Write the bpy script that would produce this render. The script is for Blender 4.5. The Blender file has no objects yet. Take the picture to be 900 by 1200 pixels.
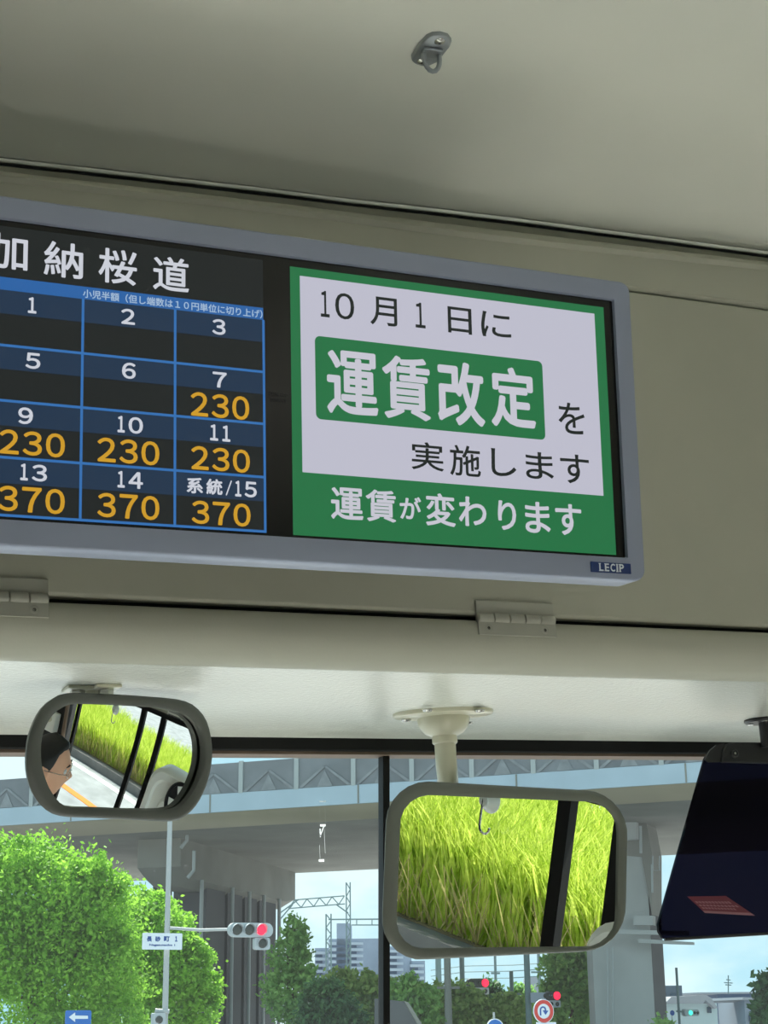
import bpy, bmesh, math, random
import numpy as np
from mathutils import Vector, Matrix
random.seed(7)
rng = np.random.default_rng(7)
scene = bpy.context.scene
COL = scene.collection

# ------------------------------------------------------------------ camera geometry
# world = the bus: X to its right, Y forward, Z up; the road slopes a little against it
FOC = 2000.0
CAM = np.array([0.0, 0.0, 2.0])
def nrm(v):
    v = np.asarray(v, float); return v / np.linalg.norm(v)
_H = nrm([.9107, -.0636, .4082])
_p = math.radians(17.1)
_U = np.array([0, math.cos(_p), math.sin(_p)])
_Z = nrm(_U - _U.dot(_H) * _H)
_Y = np.array([_Z[1]*-_H[2] - -_Z[2]*_H[1], -_Z[2]*_H[0] - _Z[0]*-_H[2], -(_Z[0]*_H[1] - _Z[1]*_H[0])])
RW = np.array([_H, _Y, _Z])
VDISP = nrm(RW @ nrm([-.0230, .9788, .2037]))
_g = math.radians(-.7)
GUP = nrm(RW @ np.array([math.sin(_g)*math.cos(_p), math.cos(_g)*math.cos(_p), math.sin(_p)]))
GY = nrm(np.array([0, 1, 0]) - np.array([0, 1, 0]).dot(GUP) * GUP)
GX = np.cross(GY, GUP)
X, Y, Z = np.eye(3)
def ray(px, py): return RW @ np.array([(px-450)/FOC, -(py-600)/FOC, 1.0])
HFW = nrm(RW @ np.array([0., 0, 1.]) - GUP * (RW @ np.array([0., 0, 1.])).dot(GUP))
def at(px, py, d):                      # the point a level distance d ahead of the camera
    r = ray(px, py); return CAM + r * (d / r.dot(HFW))
def onp(px, py, P, n):
    r = ray(px, py); return CAM + r * (np.dot(np.asarray(P)-CAM, n) / np.dot(r, n))
def onx(px, py, x): return onp(px, py, (x, 0, 0), X)
def ony(px, py, y): return onp(px, py, (0, y, 0), Y)
def onz(px, py, z): return onp(px, py, (0, 0, z), Z)
def gnd(v, h=0.0):                      # drop a point to the road surface
    v = np.asarray(v, float); return v - GUP * (v.dot(GUP) - h)

cam_d = bpy.data.cameras.new('camera'); cam = bpy.data.objects.new('camera', cam_d); COL.objects.link(cam)
cam_d.sensor_fit = 'VERTICAL'; cam_d.sensor_height = 36.0; cam_d.lens = FOC / 1200 * 36.0
cam_d.clip_start = .02; cam_d.clip_end = 2000
cr, cu, cf = RW @ np.array([1., 0, 0]), RW @ np.array([0, 1., 0]), RW @ np.array([0, 0, 1.])
cam.matrix_world = Matrix(((cr[0], cu[0], -cf[0], 0), (cr[1], cu[1], -cf[1], 0), (cr[2], cu[2], -cf[2], 2.0), (0, 0, 0, 1)))
scene.camera = cam

# ------------------------------------------------------------------ sky, sun, exposure
scene.view_settings.view_transform = 'Standard'; scene.view_settings.look = 'None'
scene.view_settings.exposure = 1.0; scene.view_settings.gamma = 1.0; scene.view_settings.use_curve_mapping = False
W = bpy.data.worlds.new('sky'); scene.world = W; W.use_nodes = True
nt = W.node_tree; bg = nt.nodes['Background']
tc = nt.nodes.new('ShaderNodeTexCoord'); mp = nt.nodes.new('ShaderNodeMapping')
mp.inputs['Scale'].default_value = (3.2, 3.2, 6.5); mp.inputs['Location'].default_value = (.4, .2, .35)
nz = nt.nodes.new('ShaderNodeTexNoise'); nz.inputs['Scale'].default_value = 1.6; nz.inputs['Detail'].default_value = 7; nz.inputs['Roughness'].default_value = .55
rp = nt.nodes.new('ShaderNodeValToRGB')
rp.color_ramp.elements[0].position = .40; rp.color_ramp.elements[0].color = (.36, .66, .80, 1)
rp.color_ramp.elements[1].position = .60; rp.color_ramp.elements[1].color = (.74, .90, .93, 1)
nt.links.new(tc.outputs['Generated'], mp.inputs['Vector']); nt.links.new(mp.outputs[0], nz.inputs['Vector'])
nt.links.new(nz.outputs[0], rp.inputs[0]); nt.links.new(rp.outputs[0], bg.inputs[0])
bg.inputs[1].default_value = .60
sl = bpy.data.lights.new('sun', 'SUN'); sl.energy = 5.4; sl.angle = math.radians(1.5); sl.color = (1, .96, .88)
so = bpy.data.objects.new('sun', sl); COL.objects.link(so)
so.rotation_euler = Vector((.22, .66, .72)).to_track_quat('Z', 'Y').to_euler(); so.location = (-20, -20, 40)

# ------------------------------------------------------------------ materials
def s2l(c):
    return tuple(((v/255)/12.92 if v/255 <= .04045 else ((v/255+.055)/1.055)**2.4) for v in c)
def mat(name, col, rough=.5, metal=0.0, spec=.5, var=0.0, vscale=20, bump=0.0, bscale=200, emit=None, estr=0.0, coat=0.0, srgb=True):
    m = bpy.data.materials.new(name); m.use_nodes = True
    t = m.node_tree; b = t.nodes['Principled BSDF']
    c = (*(s2l(col) if srgb else col), 1)
    b.inputs['Base Color'].default_value = c; b.inputs['Roughness'].default_value = rough; b.inputs['Metallic'].default_value = metal
    b.inputs['Specular IOR Level'].default_value = spec; b.inputs['Coat Weight'].default_value = coat
    if var or bump:
        tcn = t.nodes.new('ShaderNodeTexCoord')
    if var:
        n = t.nodes.new('ShaderNodeTexNoise'); n.inputs['Scale'].default_value = vscale; n.inputs['Detail'].default_value = 5
        r = t.nodes.new('ShaderNodeMapRange'); r.inputs['From Min'].default_value = .3; r.inputs['From Max'].default_value = .7
        r.inputs['To Min'].default_value = 1-var; r.inputs['To Max'].default_value = 1+var
        mx = t.nodes.new('ShaderNodeMix'); mx.data_type = 'RGBA'; mx.blend_type = 'MULTIPLY'; mx.inputs[0].default_value = 1
        mx.inputs[6].default_value = c
        t.links.new(tcn.outputs['Object'], n.inputs['Vector']); t.links.new(n.outputs[0], r.inputs[0]); t.links.new(r.outputs[0], mx.inputs[7]); t.links.new(mx.outputs[2], b.inputs['Base Color'])
    if bump:
        n2 = t.nodes.new('ShaderNodeTexNoise'); n2.inputs['Scale'].default_value = bscale; n2.inputs['Detail'].default_value = 3
        bp = t.nodes.new('ShaderNodeBump'); bp.inputs['Strength'].default_value = bump; bp.inputs['Distance'].default_value = .002
        t.links.new(tcn.outputs['Object'], n2.inputs['Vector']); t.links.new(n2.outputs[0], bp.inputs['Height']); t.links.new(bp.outputs[0], b.inputs['Normal'])
    if emit is not None:
        b.inputs['Emission Color'].default_value = (*s2l(emit), 1); b.inputs['Emission Strength'].default_value = estr
    return m
def screen_mat(name, col, k=.42):
    return mat(name, (6, 6, 7), rough=.35, spec=.25, emit=col, estr=k)
def glass_mat(name, tint, refl=.5, rough=0.0, dust=0.0):
    m = bpy.data.materials.new(name); m.use_nodes = True; t = m.node_tree
    t.nodes.remove(t.nodes['Principled BSDF']); out = t.nodes['Material Output']
    tr = t.nodes.new('ShaderNodeBsdfTransparent'); tr.inputs[0].default_value = (*tint, 1)
    gl = t.nodes.new('ShaderNodeBsdfGlossy'); gl.inputs['Roughness'].default_value = rough
    fr = t.nodes.new('ShaderNodeFresnel'); fr.inputs[0].default_value = 1.45
    mu = t.nodes.new('ShaderNodeMath'); mu.operation = 'MULTIPLY'; mu.inputs[1].default_value = refl
    mx = t.nodes.new('ShaderNodeMixShader')
    t.links.new(fr.outputs[0], mu.inputs[0]); t.links.new(mu.outputs[0], mx.inputs[0]); t.links.new(tr.outputs[0], mx.inputs[1]); t.links.new(gl.outputs[0], mx.inputs[2])
    if dust:                                # a thin film of dust that scatters daylight
        tl = t.nodes.new('ShaderNodeBsdfTranslucent'); tl.inputs[0].default_value = (.9, .95, 1, 1); m2 = t.nodes.new('ShaderNodeMixShader')
        tcn = t.nodes.new('ShaderNodeTexCoord'); n = t.nodes.new('ShaderNodeTexNoise'); n.inputs['Scale'].default_value = 260; n.inputs['Detail'].default_value = 2
        r = t.nodes.new('ShaderNodeMapRange'); r.inputs['From Min'].default_value = .66; r.inputs['From Max'].default_value = .78; r.inputs['To Min'].default_value = dust; r.inputs['To Max'].default_value = dust*5
        t.links.new(tcn.outputs['Object'], n.inputs['Vector']); t.links.new(n.outputs[0], r.inputs[0]); t.links.new(r.outputs[0], m2.inputs[0])
        t.links.new(mx.outputs[0], m2.inputs[1]); t.links.new(tl.outputs[0], m2.inputs[2]); mx = m2
    t.links.new(mx.outputs[0], out.inputs[0])
    return m
def leaf_mat(name, c1, c2, scale=2.6):
    m = bpy.data.materials.new(name); m.use_nodes = True; t = m.node_tree; b = t.nodes['Principled BSDF']
    b.inputs['Roughness'].default_value = .6; b.inputs['Specular IOR Level'].default_value = .2
    tcn = t.nodes.new('ShaderNodeTexCoord'); n = t.nodes.new('ShaderNodeTexNoise'); n.inputs['Scale'].default_value = scale; n.inputs['Detail'].default_value = 6; n.inputs['Roughness'].default_value = .7
    r = t.nodes.new('ShaderNodeValToRGB'); r.color_ramp.elements[0].position = .35; r.color_ramp.elements[1].position = .65
    r.color_ramp.elements[0].color = (*s2l(c1), 1); r.color_ramp.elements[1].color = (*s2l(c2), 1)
    tl = t.nodes.new('ShaderNodeBsdfTranslucent'); mx = t.nodes.new('ShaderNodeMixShader'); mx.inputs[0].default_value = .48
    t.links.new(tcn.outputs['Object'], n.inputs['Vector']); t.links.new(n.outputs[0], r.inputs[0])
    t.links.new(r.outputs[0], b.inputs['Base Color']); t.links.new(r.outputs[0], tl.inputs[0])
    t.links.new(b.outputs[0], mx.inputs[1]); t.links.new(tl.outputs[0], mx.inputs[2]); t.links.new(mx.outputs[0], t.nodes['Material Output'].inputs[0])
    return m

M = {}
M['ceiling'] = mat('ceiling_laminate', (238, 239, 228), rough=.48, spec=.4, var=.02, vscale=6, bump=.03, bscale=500)
M['panel'] = mat('painted_panel', (180, 180, 165), rough=.5, spec=.4, var=.03, vscale=9, bump=.06, bscale=350)
M['under'] = mat('textured_gloss_paint', (228, 231, 223), rough=.22, spec=.6, bump=.35, bscale=260)
M['chrome'] = mat('chrome_trim', (246, 247, 242), rough=.22, metal=.0, spec=1.0, coat=1.0)
M['rubber'] = mat('black_rubber', (14, 14, 14), rough=.55, spec=.3)
M['brown'] = mat('brown_seal', (120, 100, 84), rough=.6)
M['bezel'] = mat('silver_grey_bezel', (150, 158, 180), rough=.38, spec=.5, metal=.1, bump=.03, bscale=900)
M['black_gloss'] = mat('black_screen_border', (8, 8, 9), rough=.22, spec=.4)
M['hinge'] = mat('painted_hinge', (172, 172, 160), rough=.42)
M['zinc'] = mat('zinc_plated_steel', (168, 174, 178), rough=.4, metal=.6)
M['steel'] = mat('bright_steel', (200, 200, 196), rough=.2, metal=1)
M['cream'] = mat('cream_enamel', (216, 214, 190), rough=.28, spec=.5, coat=.3)
M['mframe_d'] = mat('dark_grey_rubber_frame', (92, 95, 90), rough=.5, spec=.35)
M['mframe_l'] = mat('grey_rubber_frame', (108, 112, 104), rough=.5, spec=.35)
M['mirror'] = mat('mirror_glass', (236, 240, 238), rough=0.0, metal=1)
M['dark_plastic'] = mat('dark_plastic', (26, 27, 29), rough=.4)
M['glass'] = glass_mat('windscreen_glass', (.94, .98, .97), .35, dust=.012)
M['side_glass'] = glass_mat('side_window_glass', (.93, .96, .95), .10)
M['smoke'] = glass_mat('smoked_acrylic', (.09, .08, .12), .3)
M['white_plastic'] = mat('white_plastic', (236, 238, 232), rough=.4)
M['dark_wall'] = mat('dark_grey_lining', (40, 40, 42), rough=.7)
M['floor'] = mat('bus_flooring', (216, 215, 208), rough=.7, var=.05, vscale=60)
M['asphalt'] = mat('asphalt', (150, 152, 154), rough=.9, var=.18, vscale=3)
M['line_white'] = mat('white_road_paint', (235, 236, 232), rough=.8)
M['line_orange'] = mat('orange_road_paint', (226, 134, 66), rough=.8)
M['kerb'] = mat('kerb_concrete', (108, 106, 106), rough=.9, var=.15, vscale=4)
M['soil'] = mat('brown_soil', (116, 100, 76), rough=1, var=.25, vscale=5)
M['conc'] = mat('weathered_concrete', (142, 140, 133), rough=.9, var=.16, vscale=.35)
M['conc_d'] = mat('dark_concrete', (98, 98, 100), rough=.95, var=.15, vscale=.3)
M['conc_l'] = mat('pale_concrete', (184, 186, 184), rough=.9, var=.08, vscale=.6)
M['beige'] = mat('beige_concrete_edge', (190, 180, 158), rough=.9, var=.1, vscale=.4)
M['girder'] = mat('pale_blue_girder_paint', (176, 192, 204), rough=.7, var=.06, vscale=.7)
M['fence'] = mat('grey_barrier_panel', (128, 130, 134), rough=.8, var=.22, vscale=.6)
M['stain'] = mat('pale_grey_panel_brace', (142, 144, 147), rough=.85, var=.2, vscale=2)
M['galv'] = mat('galvanised_pole', (176, 180, 180), rough=.6, metal=.2)
M['pole_g'] = mat('grey_green_pole', (120, 140, 142), rough=.7)
M['pole_brown'] = mat('concrete_pole', (150, 150, 142), rough=.8)
M['signal_body'] = mat('signal_body_grey', (176, 184, 188), rough=.5)
M['signal_dark'] = mat('signal_dark_lens', (52, 58, 54), rough=.3)
M['red'] = mat('red_lamp', (200, 10, 30), rough=.4, emit=(255, 24, 58), estr=1.3)
M['green_lamp'] = mat('green_lamp', (20, 170, 130), rough=.4, emit=(60, 235, 195), estr=1.0)
M['sign_white'] = mat('sign_white', (222, 230, 238), rough=.5)
M['sign_blue'] = mat('sign_blue', (26, 104, 186), rough=.5)
M['sign_navy'] = mat('sign_navy_print', (40, 84, 160), rough=.5)
M['sign_red'] = mat('sign_red', (206, 62, 54), rough=.5)
M['leaf_a'] = leaf_mat('bright_leaves', (104, 160, 44), (168, 216, 84))
M['leaf_b'] = leaf_mat('mid_leaves', (110, 158, 86), (168, 206, 116))
M['leaf_c'] = leaf_mat('dark_leaves', (60, 96, 66), (102, 142, 88))
M['leaf_d'] = leaf_mat('shrub_leaves', (130, 168, 92), (192, 214, 126))
M['bark'] = mat('bark', (92, 78, 64), rough=.95, var=.2, vscale=8)
M['grass'] = leaf_mat('reed_grass', (160, 188, 52), (232, 240, 120), 9.0)
M['straw'] = mat('straw', (172, 158, 104), rough=.9)
M['apart'] = mat('blue_grey_wall', (150, 160, 178), rough=.9, var=.05, vscale=.3)
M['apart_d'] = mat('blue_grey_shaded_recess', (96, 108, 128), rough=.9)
M['apart_l'] = mat('pale_balcony_wall', (182, 190, 202), rough=.9)
M['house_blue'] = mat('slate_blue_wall', (84, 104, 134), rough=.85)
M['house_dark'] = mat('dark_cladding', (82, 94, 108), rough=.85)
M['house_white'] = mat('pale_house_wall', (186, 204, 208), rough=.85)
M['house_grey'] = mat('grey_house_wall', (140, 152, 166), rough=.85)
M['roof'] = mat('grey_roof', (158, 162, 170), rough=.8)
M['win_dark'] = mat('dark_window', (52, 66, 82), rough=.15)
M['skin'] = mat('skin', (226, 172, 142), rough=.55)
M['hair'] = mat('black_hair', (24, 22, 22), rough=.5)
M['shirt'] = mat('dark_jacket', (38, 42, 52), rough=.8)
M['collar'] = mat('white_collar', (226, 228, 230), rough=.8)
M['seat'] = mat('dark_seat_fabric', (44, 48, 60), rough=.95)
M['lamp_glass'] = mat('frosted_clear_plastic', (225, 228, 220), rough=.15)
M['paper'] = mat('notice_paper', (226, 226, 218), rough=.8)
M['print'] = mat('grey_print', (120, 122, 126), rough=.8)
M['pink'] = mat('painted_reflection_red', (112, 42, 60), rough=.5)
M['pink_l'] = mat('painted_reflection_pink', (160, 112, 122), rough=.5)
M['tape'] = leaf_mat('dried_tape_glue', (236, 242, 246), (246, 250, 252))
# screen colours (lit)
S = {k: screen_mat('screen_' + k, c) for k, c in dict(
    cell=(36, 40, 40), head=(38, 58, 82), band=(48, 106, 176), line=(58, 120, 190), white=(218, 222, 232), amber=(218, 166, 46),
    note=(176, 200, 226), green=(42, 122, 74), page=(204, 204, 220), ink=(38, 44, 42), pagewhite=(212, 212, 224), dim=(30, 31, 33)).items()}

# ------------------------------------------------------------------ mesh builder (vertices in world coordinates)
class MB:
    def __init__(s): s.v = []; s.f = []
    def add(s, vs, fs):
        o = len(s.v); s.v += [tuple(map(float, q)) for q in vs]; s.f += [tuple(i+o for i in f) for f in fs]; return s
    def box(s, c, ax, ay, az, h):
        c = np.asarray(c, float); ax, ay, az = (np.asarray(a, float) for a in (ax, ay, az))
        vs = [c + ax*h[0]*i + ay*h[1]*j + az*h[2]*k for i in (-1, 1) for j in (-1, 1) for k in (-1, 1)]
        return s.add(vs, [(0, 1, 3, 2), (4, 6, 7, 5), (0, 4, 5, 1), (2, 3, 7, 6), (0, 2, 6, 4), (1, 5, 7, 3)])
    def abox(s, lo, hi):
        lo = np.asarray(lo, float); hi = np.asarray(hi, float)
        return s.box((lo+hi)/2, X, Y, Z, (hi-lo)/2)
    def gbox(s, c, h, yaw=0.0):           # box standing upright on the road
        ax = GX*math.cos(yaw) + GY*math.sin(yaw); ay = -GX*math.sin(yaw) + GY*math.cos(yaw)
        return s.box(c, ax, ay, GUP, h)
    def prism(s, poly, ext):
        poly = [np.asarray(q, float) for q in poly]; e = np.asarray(ext, float); n = len(poly)
        vs = poly + [q+e for q in poly]
        return s.add(vs, [tuple(range(n))[::-1], tuple(range(n, 2*n))] + [(i, (i+1) % n, n+(i+1) % n, n+i) for i in range(n)])
    def loft(s, loops, cap0=False, cap1=False, closed=True):
        n = len(loops[0]); vs = [q for L in loops for q in L]; fs = []
        for a in range(len(loops)-1):
            for i in range(n if closed else n-1):
                j = (i+1) % n; fs.append((a*n+i, a*n+j, (a+1)*n+j, (a+1)*n+i))
        if cap0: fs.append(tuple(range(n))[::-1])
        if cap1: fs.append(tuple(range((len(loops)-1)*n, len(loops)*n)))
        return s.add(vs, fs)
    def tube(s, pts, r, n=10, caps=True):
        pts = [np.asarray(q, float) for q in pts]; rs = r if hasattr(r, '__len__') else [r]*len(pts); loops = []
        t0 = nrm(pts[1]-pts[0]); a = np.cross(t0, [0, 0, 1.]);
        if np.linalg.norm(a) < .05: a = np.cross(t0, [1., 0, 0])
        a = nrm(a)
        for i, q in enumerate(pts):
            t = nrm(pts[min(i+1, len(pts)-1)] - pts[max(i-1, 0)]); a = nrm(a - t*a.dot(t)); b = np.cross(t, a)
            loops.append([q + rs[i]*(a*math.cos(k*2*math.pi/n) + b*math.sin(k*2*math.pi/n)) for k in range(n)])
        return s.loft(loops, caps, caps)
    def lathe(s, c, ax, prof, n=32, caps=True):        # prof: (distance along axis, radius)
        ax = nrm(ax); return s.tube_rings(c, ax, prof, n, caps)
    def tube_rings(s, c, ax, prof, n, caps):
        c = np.asarray(c, float); a = np.cross(ax, [0, 0, 1.])
        if np.linalg.norm(a) < .05: a = np.cross(ax, [1., 0, 0])
        a = nrm(a); b = np.cross(ax, a)
        return s.loft([[c + ax*t + r*(a*math.cos(k*2*math.pi/n)+b*math.sin(k*2*math.pi/n)) for k in range(n)] for t, r in prof], caps, caps)
    def build(s, name, m, parent=None, base=None, smooth=35, bevel=0.0, cleanup=True):
        if parent is not None: base = np.array(parent.get('_b', parent.location), float)
        base = np.zeros(3) if base is None else np.asarray(base, float)
        me = bpy.data.meshes.new(name); me.from_pydata([tuple(np.asarray(q)-base) for q in s.v], [], s.f)
        if cleanup:
            bm = bmesh.new(); bm.from_mesh(me); bmesh.ops.recalc_face_normals(bm, faces=bm.faces); bm.to_mesh(me); bm.free()
        if smooth:
            for q in me.polygons: q.use_smooth = True
            me.set_sharp_from_angle(angle=math.radians(smooth))
        me.materials.append(m)
        o = bpy.data.objects.new(name, me); COL.objects.link(o)
        if parent is not None:
            o.parent = parent
        else: o.location = tuple(base)
        o['_b'] = [float(q) for q in base]
        if bevel:
            b = o.modifiers.new('edge', 'BEVEL'); b.width = bevel; b.segments = 2; b.limit_method = 'ANGLE'
        return o
def thing(name, label, cat, base, group=None):
    o = bpy.data.objects.new(name, None); COL.objects.link(o); o.location = tuple(base); o.empty_display_size = .05
    o['_b'] = [float(q) for q in base]
    return tag(o, label, cat, group)
def tag(o, label, cat, group=None, kind=None):
    o['label'] = label; o['category'] = cat
    if group: o['group'] = group
    if kind: o['kind'] = kind
    return o
def struct(o, label=None):
    o['kind'] = 'structure'
    if label: o['label'] = label
    return o

# ------------------------------------------------------------------ lettering
_tcache = {}
def glyphs(txt):
    if txt not in _tcache:
        c = bpy.data.curves.new('t', 'FONT'); c.body = txt; c.size = 1.0; c.resolution_u = 4
        o = bpy.data.objects.new('t', c); COL.objects.link(o); bpy.context.view_layer.update()
        me = bpy.data.meshes.new_from_object(o.evaluated_get(bpy.context.evaluated_depsgraph_get()))
        v = np.array([q.co[:2] for q in me.vertices]); f = [tuple(q.vertices) for q in me.polygons]
        bpy.data.objects.remove(o); bpy.data.curves.remove(c); bpy.data.meshes.remove(me)
        _tcache[txt] = (v, f)
    return _tcache[txt]
class Plane2:
    """a drawing plane: origin, right, up; pixels of the photograph measured onto it"""
    def __init__(s, o, u, v): s.o, s.u, s.v = np.asarray(o, float), nrm(u), nrm(v); s.n = np.cross(s.u, s.v)
    def uv(s, px, py):
        q = onp(px, py, s.o, s.n) - s.o; return np.array([q.dot(s.u), q.dot(s.v)])
    def p(s, a, b, h=0.0): return s.o + s.u*a + s.v*b + s.n*h
    def rect(s, mb, a0, b0, a1, b1, h): return mb.add([s.p(a0, b0, h), s.p(a1, b0, h), s.p(a1, b1, h), s.p(a0, b1, h)], [(0, 1, 2, 3)])
    def text(s, mb, txt, tl, br, h, bold=0.0, pixel=True):
        a0, b1 = s.uv(*tl) if pixel else tl; a1, b0 = s.uv(*br) if pixel else br
        v, f = glyphs(txt); lo, hi = v.min(0), v.max(0); k = np.array([a1-a0-2*bold, b1-b0-2*bold]) / np.maximum(hi-lo, 1e-6)
        q = (v-lo)*k + np.array([a0+bold, b0+bold])
        offs = [(0, 0)] if not bold else [(bold*math.cos(t), bold*math.sin(t)) for t in np.arange(8)*math.pi/4] + [(0, 0)]
        for i, (dx, dy) in enumerate(offs): mb.add([s.p(x+dx, y+dy, h+i*2e-6) for x, y in q], f)
        return mb
    def line(s, mb, chars, tl, br, h, bold=0.0, gap=.26):
        wt = {'１': .5, '／': .5, '系': 1.3, '統': 1.3}
        ws = [wt.get(c, 1.0) for c in chars]; tot = sum(ws) + gap*(len(chars)-1)
        (a0, b1), (a1, b0) = s.uv(*tl), s.uv(*br); x = a0
        for c, w in zip(chars, ws):
            s.text(mb, c, (x, b1), (x+(a1-a0)*w/tot, b0), h, bold, False); x += (a1-a0)*(w+gap)/tot
        return mb

# ------------------------------------------------------------------ THE BUS: shell
XL, XR = -.46, 1.84                                     # side walls
YP = 1.262                                              # front panel
def extrude(prof, x0, x1):                              # an (y, z) section swept across the bus
    return MB().loft([[np.array([x, y, z]) for y, z in prof] for x in np.linspace(x0, x1, 13)], closed=False)
ZT = 2.697
trim_px = [(-60, 182.5), (0, 189.3), (100, 200.5), (200, 212), (300, 223.3), (400, 236), (500, 247), (600, 258.8), (700, 272), (800, 285), (900, 298.3), (960, 306)]
trim = [onz(px, py, ZT) for px, py in trim_px]
trim = [np.array([XL, trim[0][1] - .02, ZT])] + trim + [np.array([XR, trim[-1][1] + .04, ZT])]
# ceiling: follows the curved trim and rises away from it
loops = []
for dy, z in [(.012, ZT+.010), (.003, ZT+.006), (-.010, ZT+.018), (-.03, ZT+.033), (-.055, ZT+.048), (-.09, ZT+.060), (-.14, ZT+.070), (-.22, ZT+.078), (-.4, ZT+.084), (-.8, ZT+.09)]:
    loops.append([np.array([q[0], q[1]+dy, z]) for q in trim])
loops.append([np.array([q[0], -3.0, ZT+.1]) for q in trim]); loops.append([np.array([q[0], -7.0, ZT+.1]) for q in trim])
cm = MB().loft(loops, closed=False)
ceil_o = struct(cm.build('ceiling', M['ceiling'], smooth=60), 'pale grey laminate ceiling above the fare display')
# chrome bead and the moulding below it
b = MB().tube([q + np.array([0, -.0045, -.0008]) for q in trim], .0019, 10)
struct(b.build('trim_1', M['chrome'], smooth=60), 'thin polished strip where the ceiling meets the front wall')
lip_px = [(-60, 199), (0, 207.5), (300, 241), (560, 275), (900, 312), (960, 318)]
lipz = [ony(px, py, YP-.004) for px, py in lip_px]
lip = [np.array([XL, YP-.004, lipz[0][2]])] + lipz + [np.array([XR, YP-.004, lipz[-1][2]])]
def resamp(L, n=24):
    L = np.array(L); t = np.linspace(L[0][0], L[-1][0], n); return [np.array([x, np.interp(x, L[:, 0], L[:, 1]), np.interp(x, L[:, 0], L[:, 2])]) for x in t]
tr, lp = resamp(trim), resamp(lip)
mb = MB().loft([[q + np.array([0, .0, -.004]) for q in tr], [q + np.array([0, .006, -.010]) for q in tr], [q*.5+w*.5 + np.array([0, .004, 0]) for q, w in zip(tr, lp)], [q + np.array([0, -.001, .002]) for q in lp], [q + np.array([0, -.0018, 0]) for q in lp], [q + np.array([0, .004, -.003]) for q in lp]], closed=False)
struct(mb.build('trim_2', M['panel'], smooth=50), 'painted moulding under the polished strip')
zseam = ony(820, 350.5, YP)[2]; zgap = ony(450, 719, YP)[2]
mb = MB()
lo_ = [np.array([q[0], YP, q[2]-.002]) for q in lp]
mb.loft([lo_, [np.array([q[0], YP, zseam+.004]) for q in lp], [np.array([q[0], YP+.004, zseam+.0005]) for q in lp], [np.array([q[0], YP+.03, zseam]) for q in lp]], closed=False)
struct(mb.build('wall_front', M['panel'], smooth=40), 'painted front wall strip above the hinged panel')
# hinged lid panel behind the display
lid = MB().abox((XL, YP, zgap+.0032), (XR, YP+.016, zseam-.0012))
struct(lid.build('door_1', M['panel'], bevel=.003), 'wide hinged front panel behind the display')
struct(MB().abox((XL, YP+.02, zgap-.02), (XR, YP+.03, zseam+.02)).build('wall_front_shade_sheet', M['rubber']), 'black sheet standing for the shade behind the hinged panel')  # black sheet puts the shade of the panel gaps into its colour
# rounded box under it and the lit underside running to the windscreen
ZU = 2.260
prof = [(YP+.03, zgap-.002), (YP+.002, zgap-.0022), (YP-.002, zgap-.005), (YP-.003, zgap-.010), (YP-.003, zgap-.016), (YP-.001, zgap-.023), (YP+.004, zgap-.030), (YP+.012, zgap-.037), (YP+.020, ZU+.0012), (YP+.029, ZU+.00005), (YP+.045, ZU+.001), (YP+.06, ZU+.003)]
struct(extrude(prof, XL, XR).build('wall_front_cover', M['panel'], smooth=60), 'rounded lower edge of the front header box')
pu = onz(450, 852, ZU); yend = pu[1]
prof = [(YP+.03, ZU), (yend-.06, ZU), (yend, ZU-.0005), (yend+.014, ZU-.002), (yend+.022, ZU-.0045), (yend+.026, ZU-.009)]
struct(extrude(prof, XL, XR).build('wall_front_underside', M['under'], smooth=60), 'glossy textured underside over the windscreen')
YG = yend + .045                                        # windscreen plane
zr1 = ony(450, 862, YG-.02)[2]; zr0 = ony(450, 880.5, YG-.02)[2]; zb = ony(450, 884.5, YG-.016)[2]
struct(MB().abox((XL, YG-.02, zr0), (XR, YG+.03, zr1+.03)).build('trim_3', M['rubber'], bevel=.002), 'black rubber strip along the windscreen top')
struct(MB().abox((XL, YG-.016, zb), (XR, YG+.012, zr0)).build('trim_4', M['brown']), 'thin brown seal above the windscreen glass')
xm = ony(453, 1000, YG)[0]
def wscreen(x0, x1, nm, lab):
    o = MB().add([(x0, YG, 1.02), (x1, YG, 1.02), (x1, YG, zb+.01), (x0, YG, zb+.01)], [(0, 1, 2, 3)]).build(nm, M['glass'], cleanup=False)
    return struct(o, lab)
wscreen(XL, xm, 'window_1', 'left windscreen pane'); wscreen(xm, XR, 'window_2', 'right windscreen pane')
struct(MB().prism([ony(x, y, YG-.008) for x, y in ((449.3, 881), (457, 881), (457.6, 1240), (449.6, 1240))], Y*.014).build('trim_5', M['rubber'], bevel=.001), 'black seam between the windscreen panes')
struct(MB().abox((XL, YG-.05, .35), (XR, YG+.05, 1.02)).build('wall_front_lower', M['dark_wall']), 'front wall under the windscreen')
struct(MB().abox((XL-.04, -1.6, .30), (XR+.04, YG+.1, .35)).build('floor', M['floor']), 'pale front floor of the bus')
struct(MB().abox((XL-.04, -7, .30), (XR+.04, -1.6, .35)).build('floor_rear', M['dark_wall']), 'dark rear floor of the bus')
struct(MB().abox((XL, -7.05, .35), (XR, -7.0, ZT+.14)).build('wall_rear', M['dark_wall']), 'rear wall')
struct(MB().abox((XL-.05, -7.05, ZT+.16), (XR+.05, YG+.08, ZT+.19)).abox((XL-.05, YG+.03, zr1+.004), (XR+.05, YG+.08, ZT+.16)).build('ceiling_outer_shell', M['white_plastic']), 'outer roof and brow of the bus')
db = thing('added_dashboard', 'wide unseen pale grey dashboard shelf added under the windscreen to bounce light up', 'added_dashboard', (.7, YG-.3, .35))  # unseen dashboard, added pale to bounce sunlight up onto the underside
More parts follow.
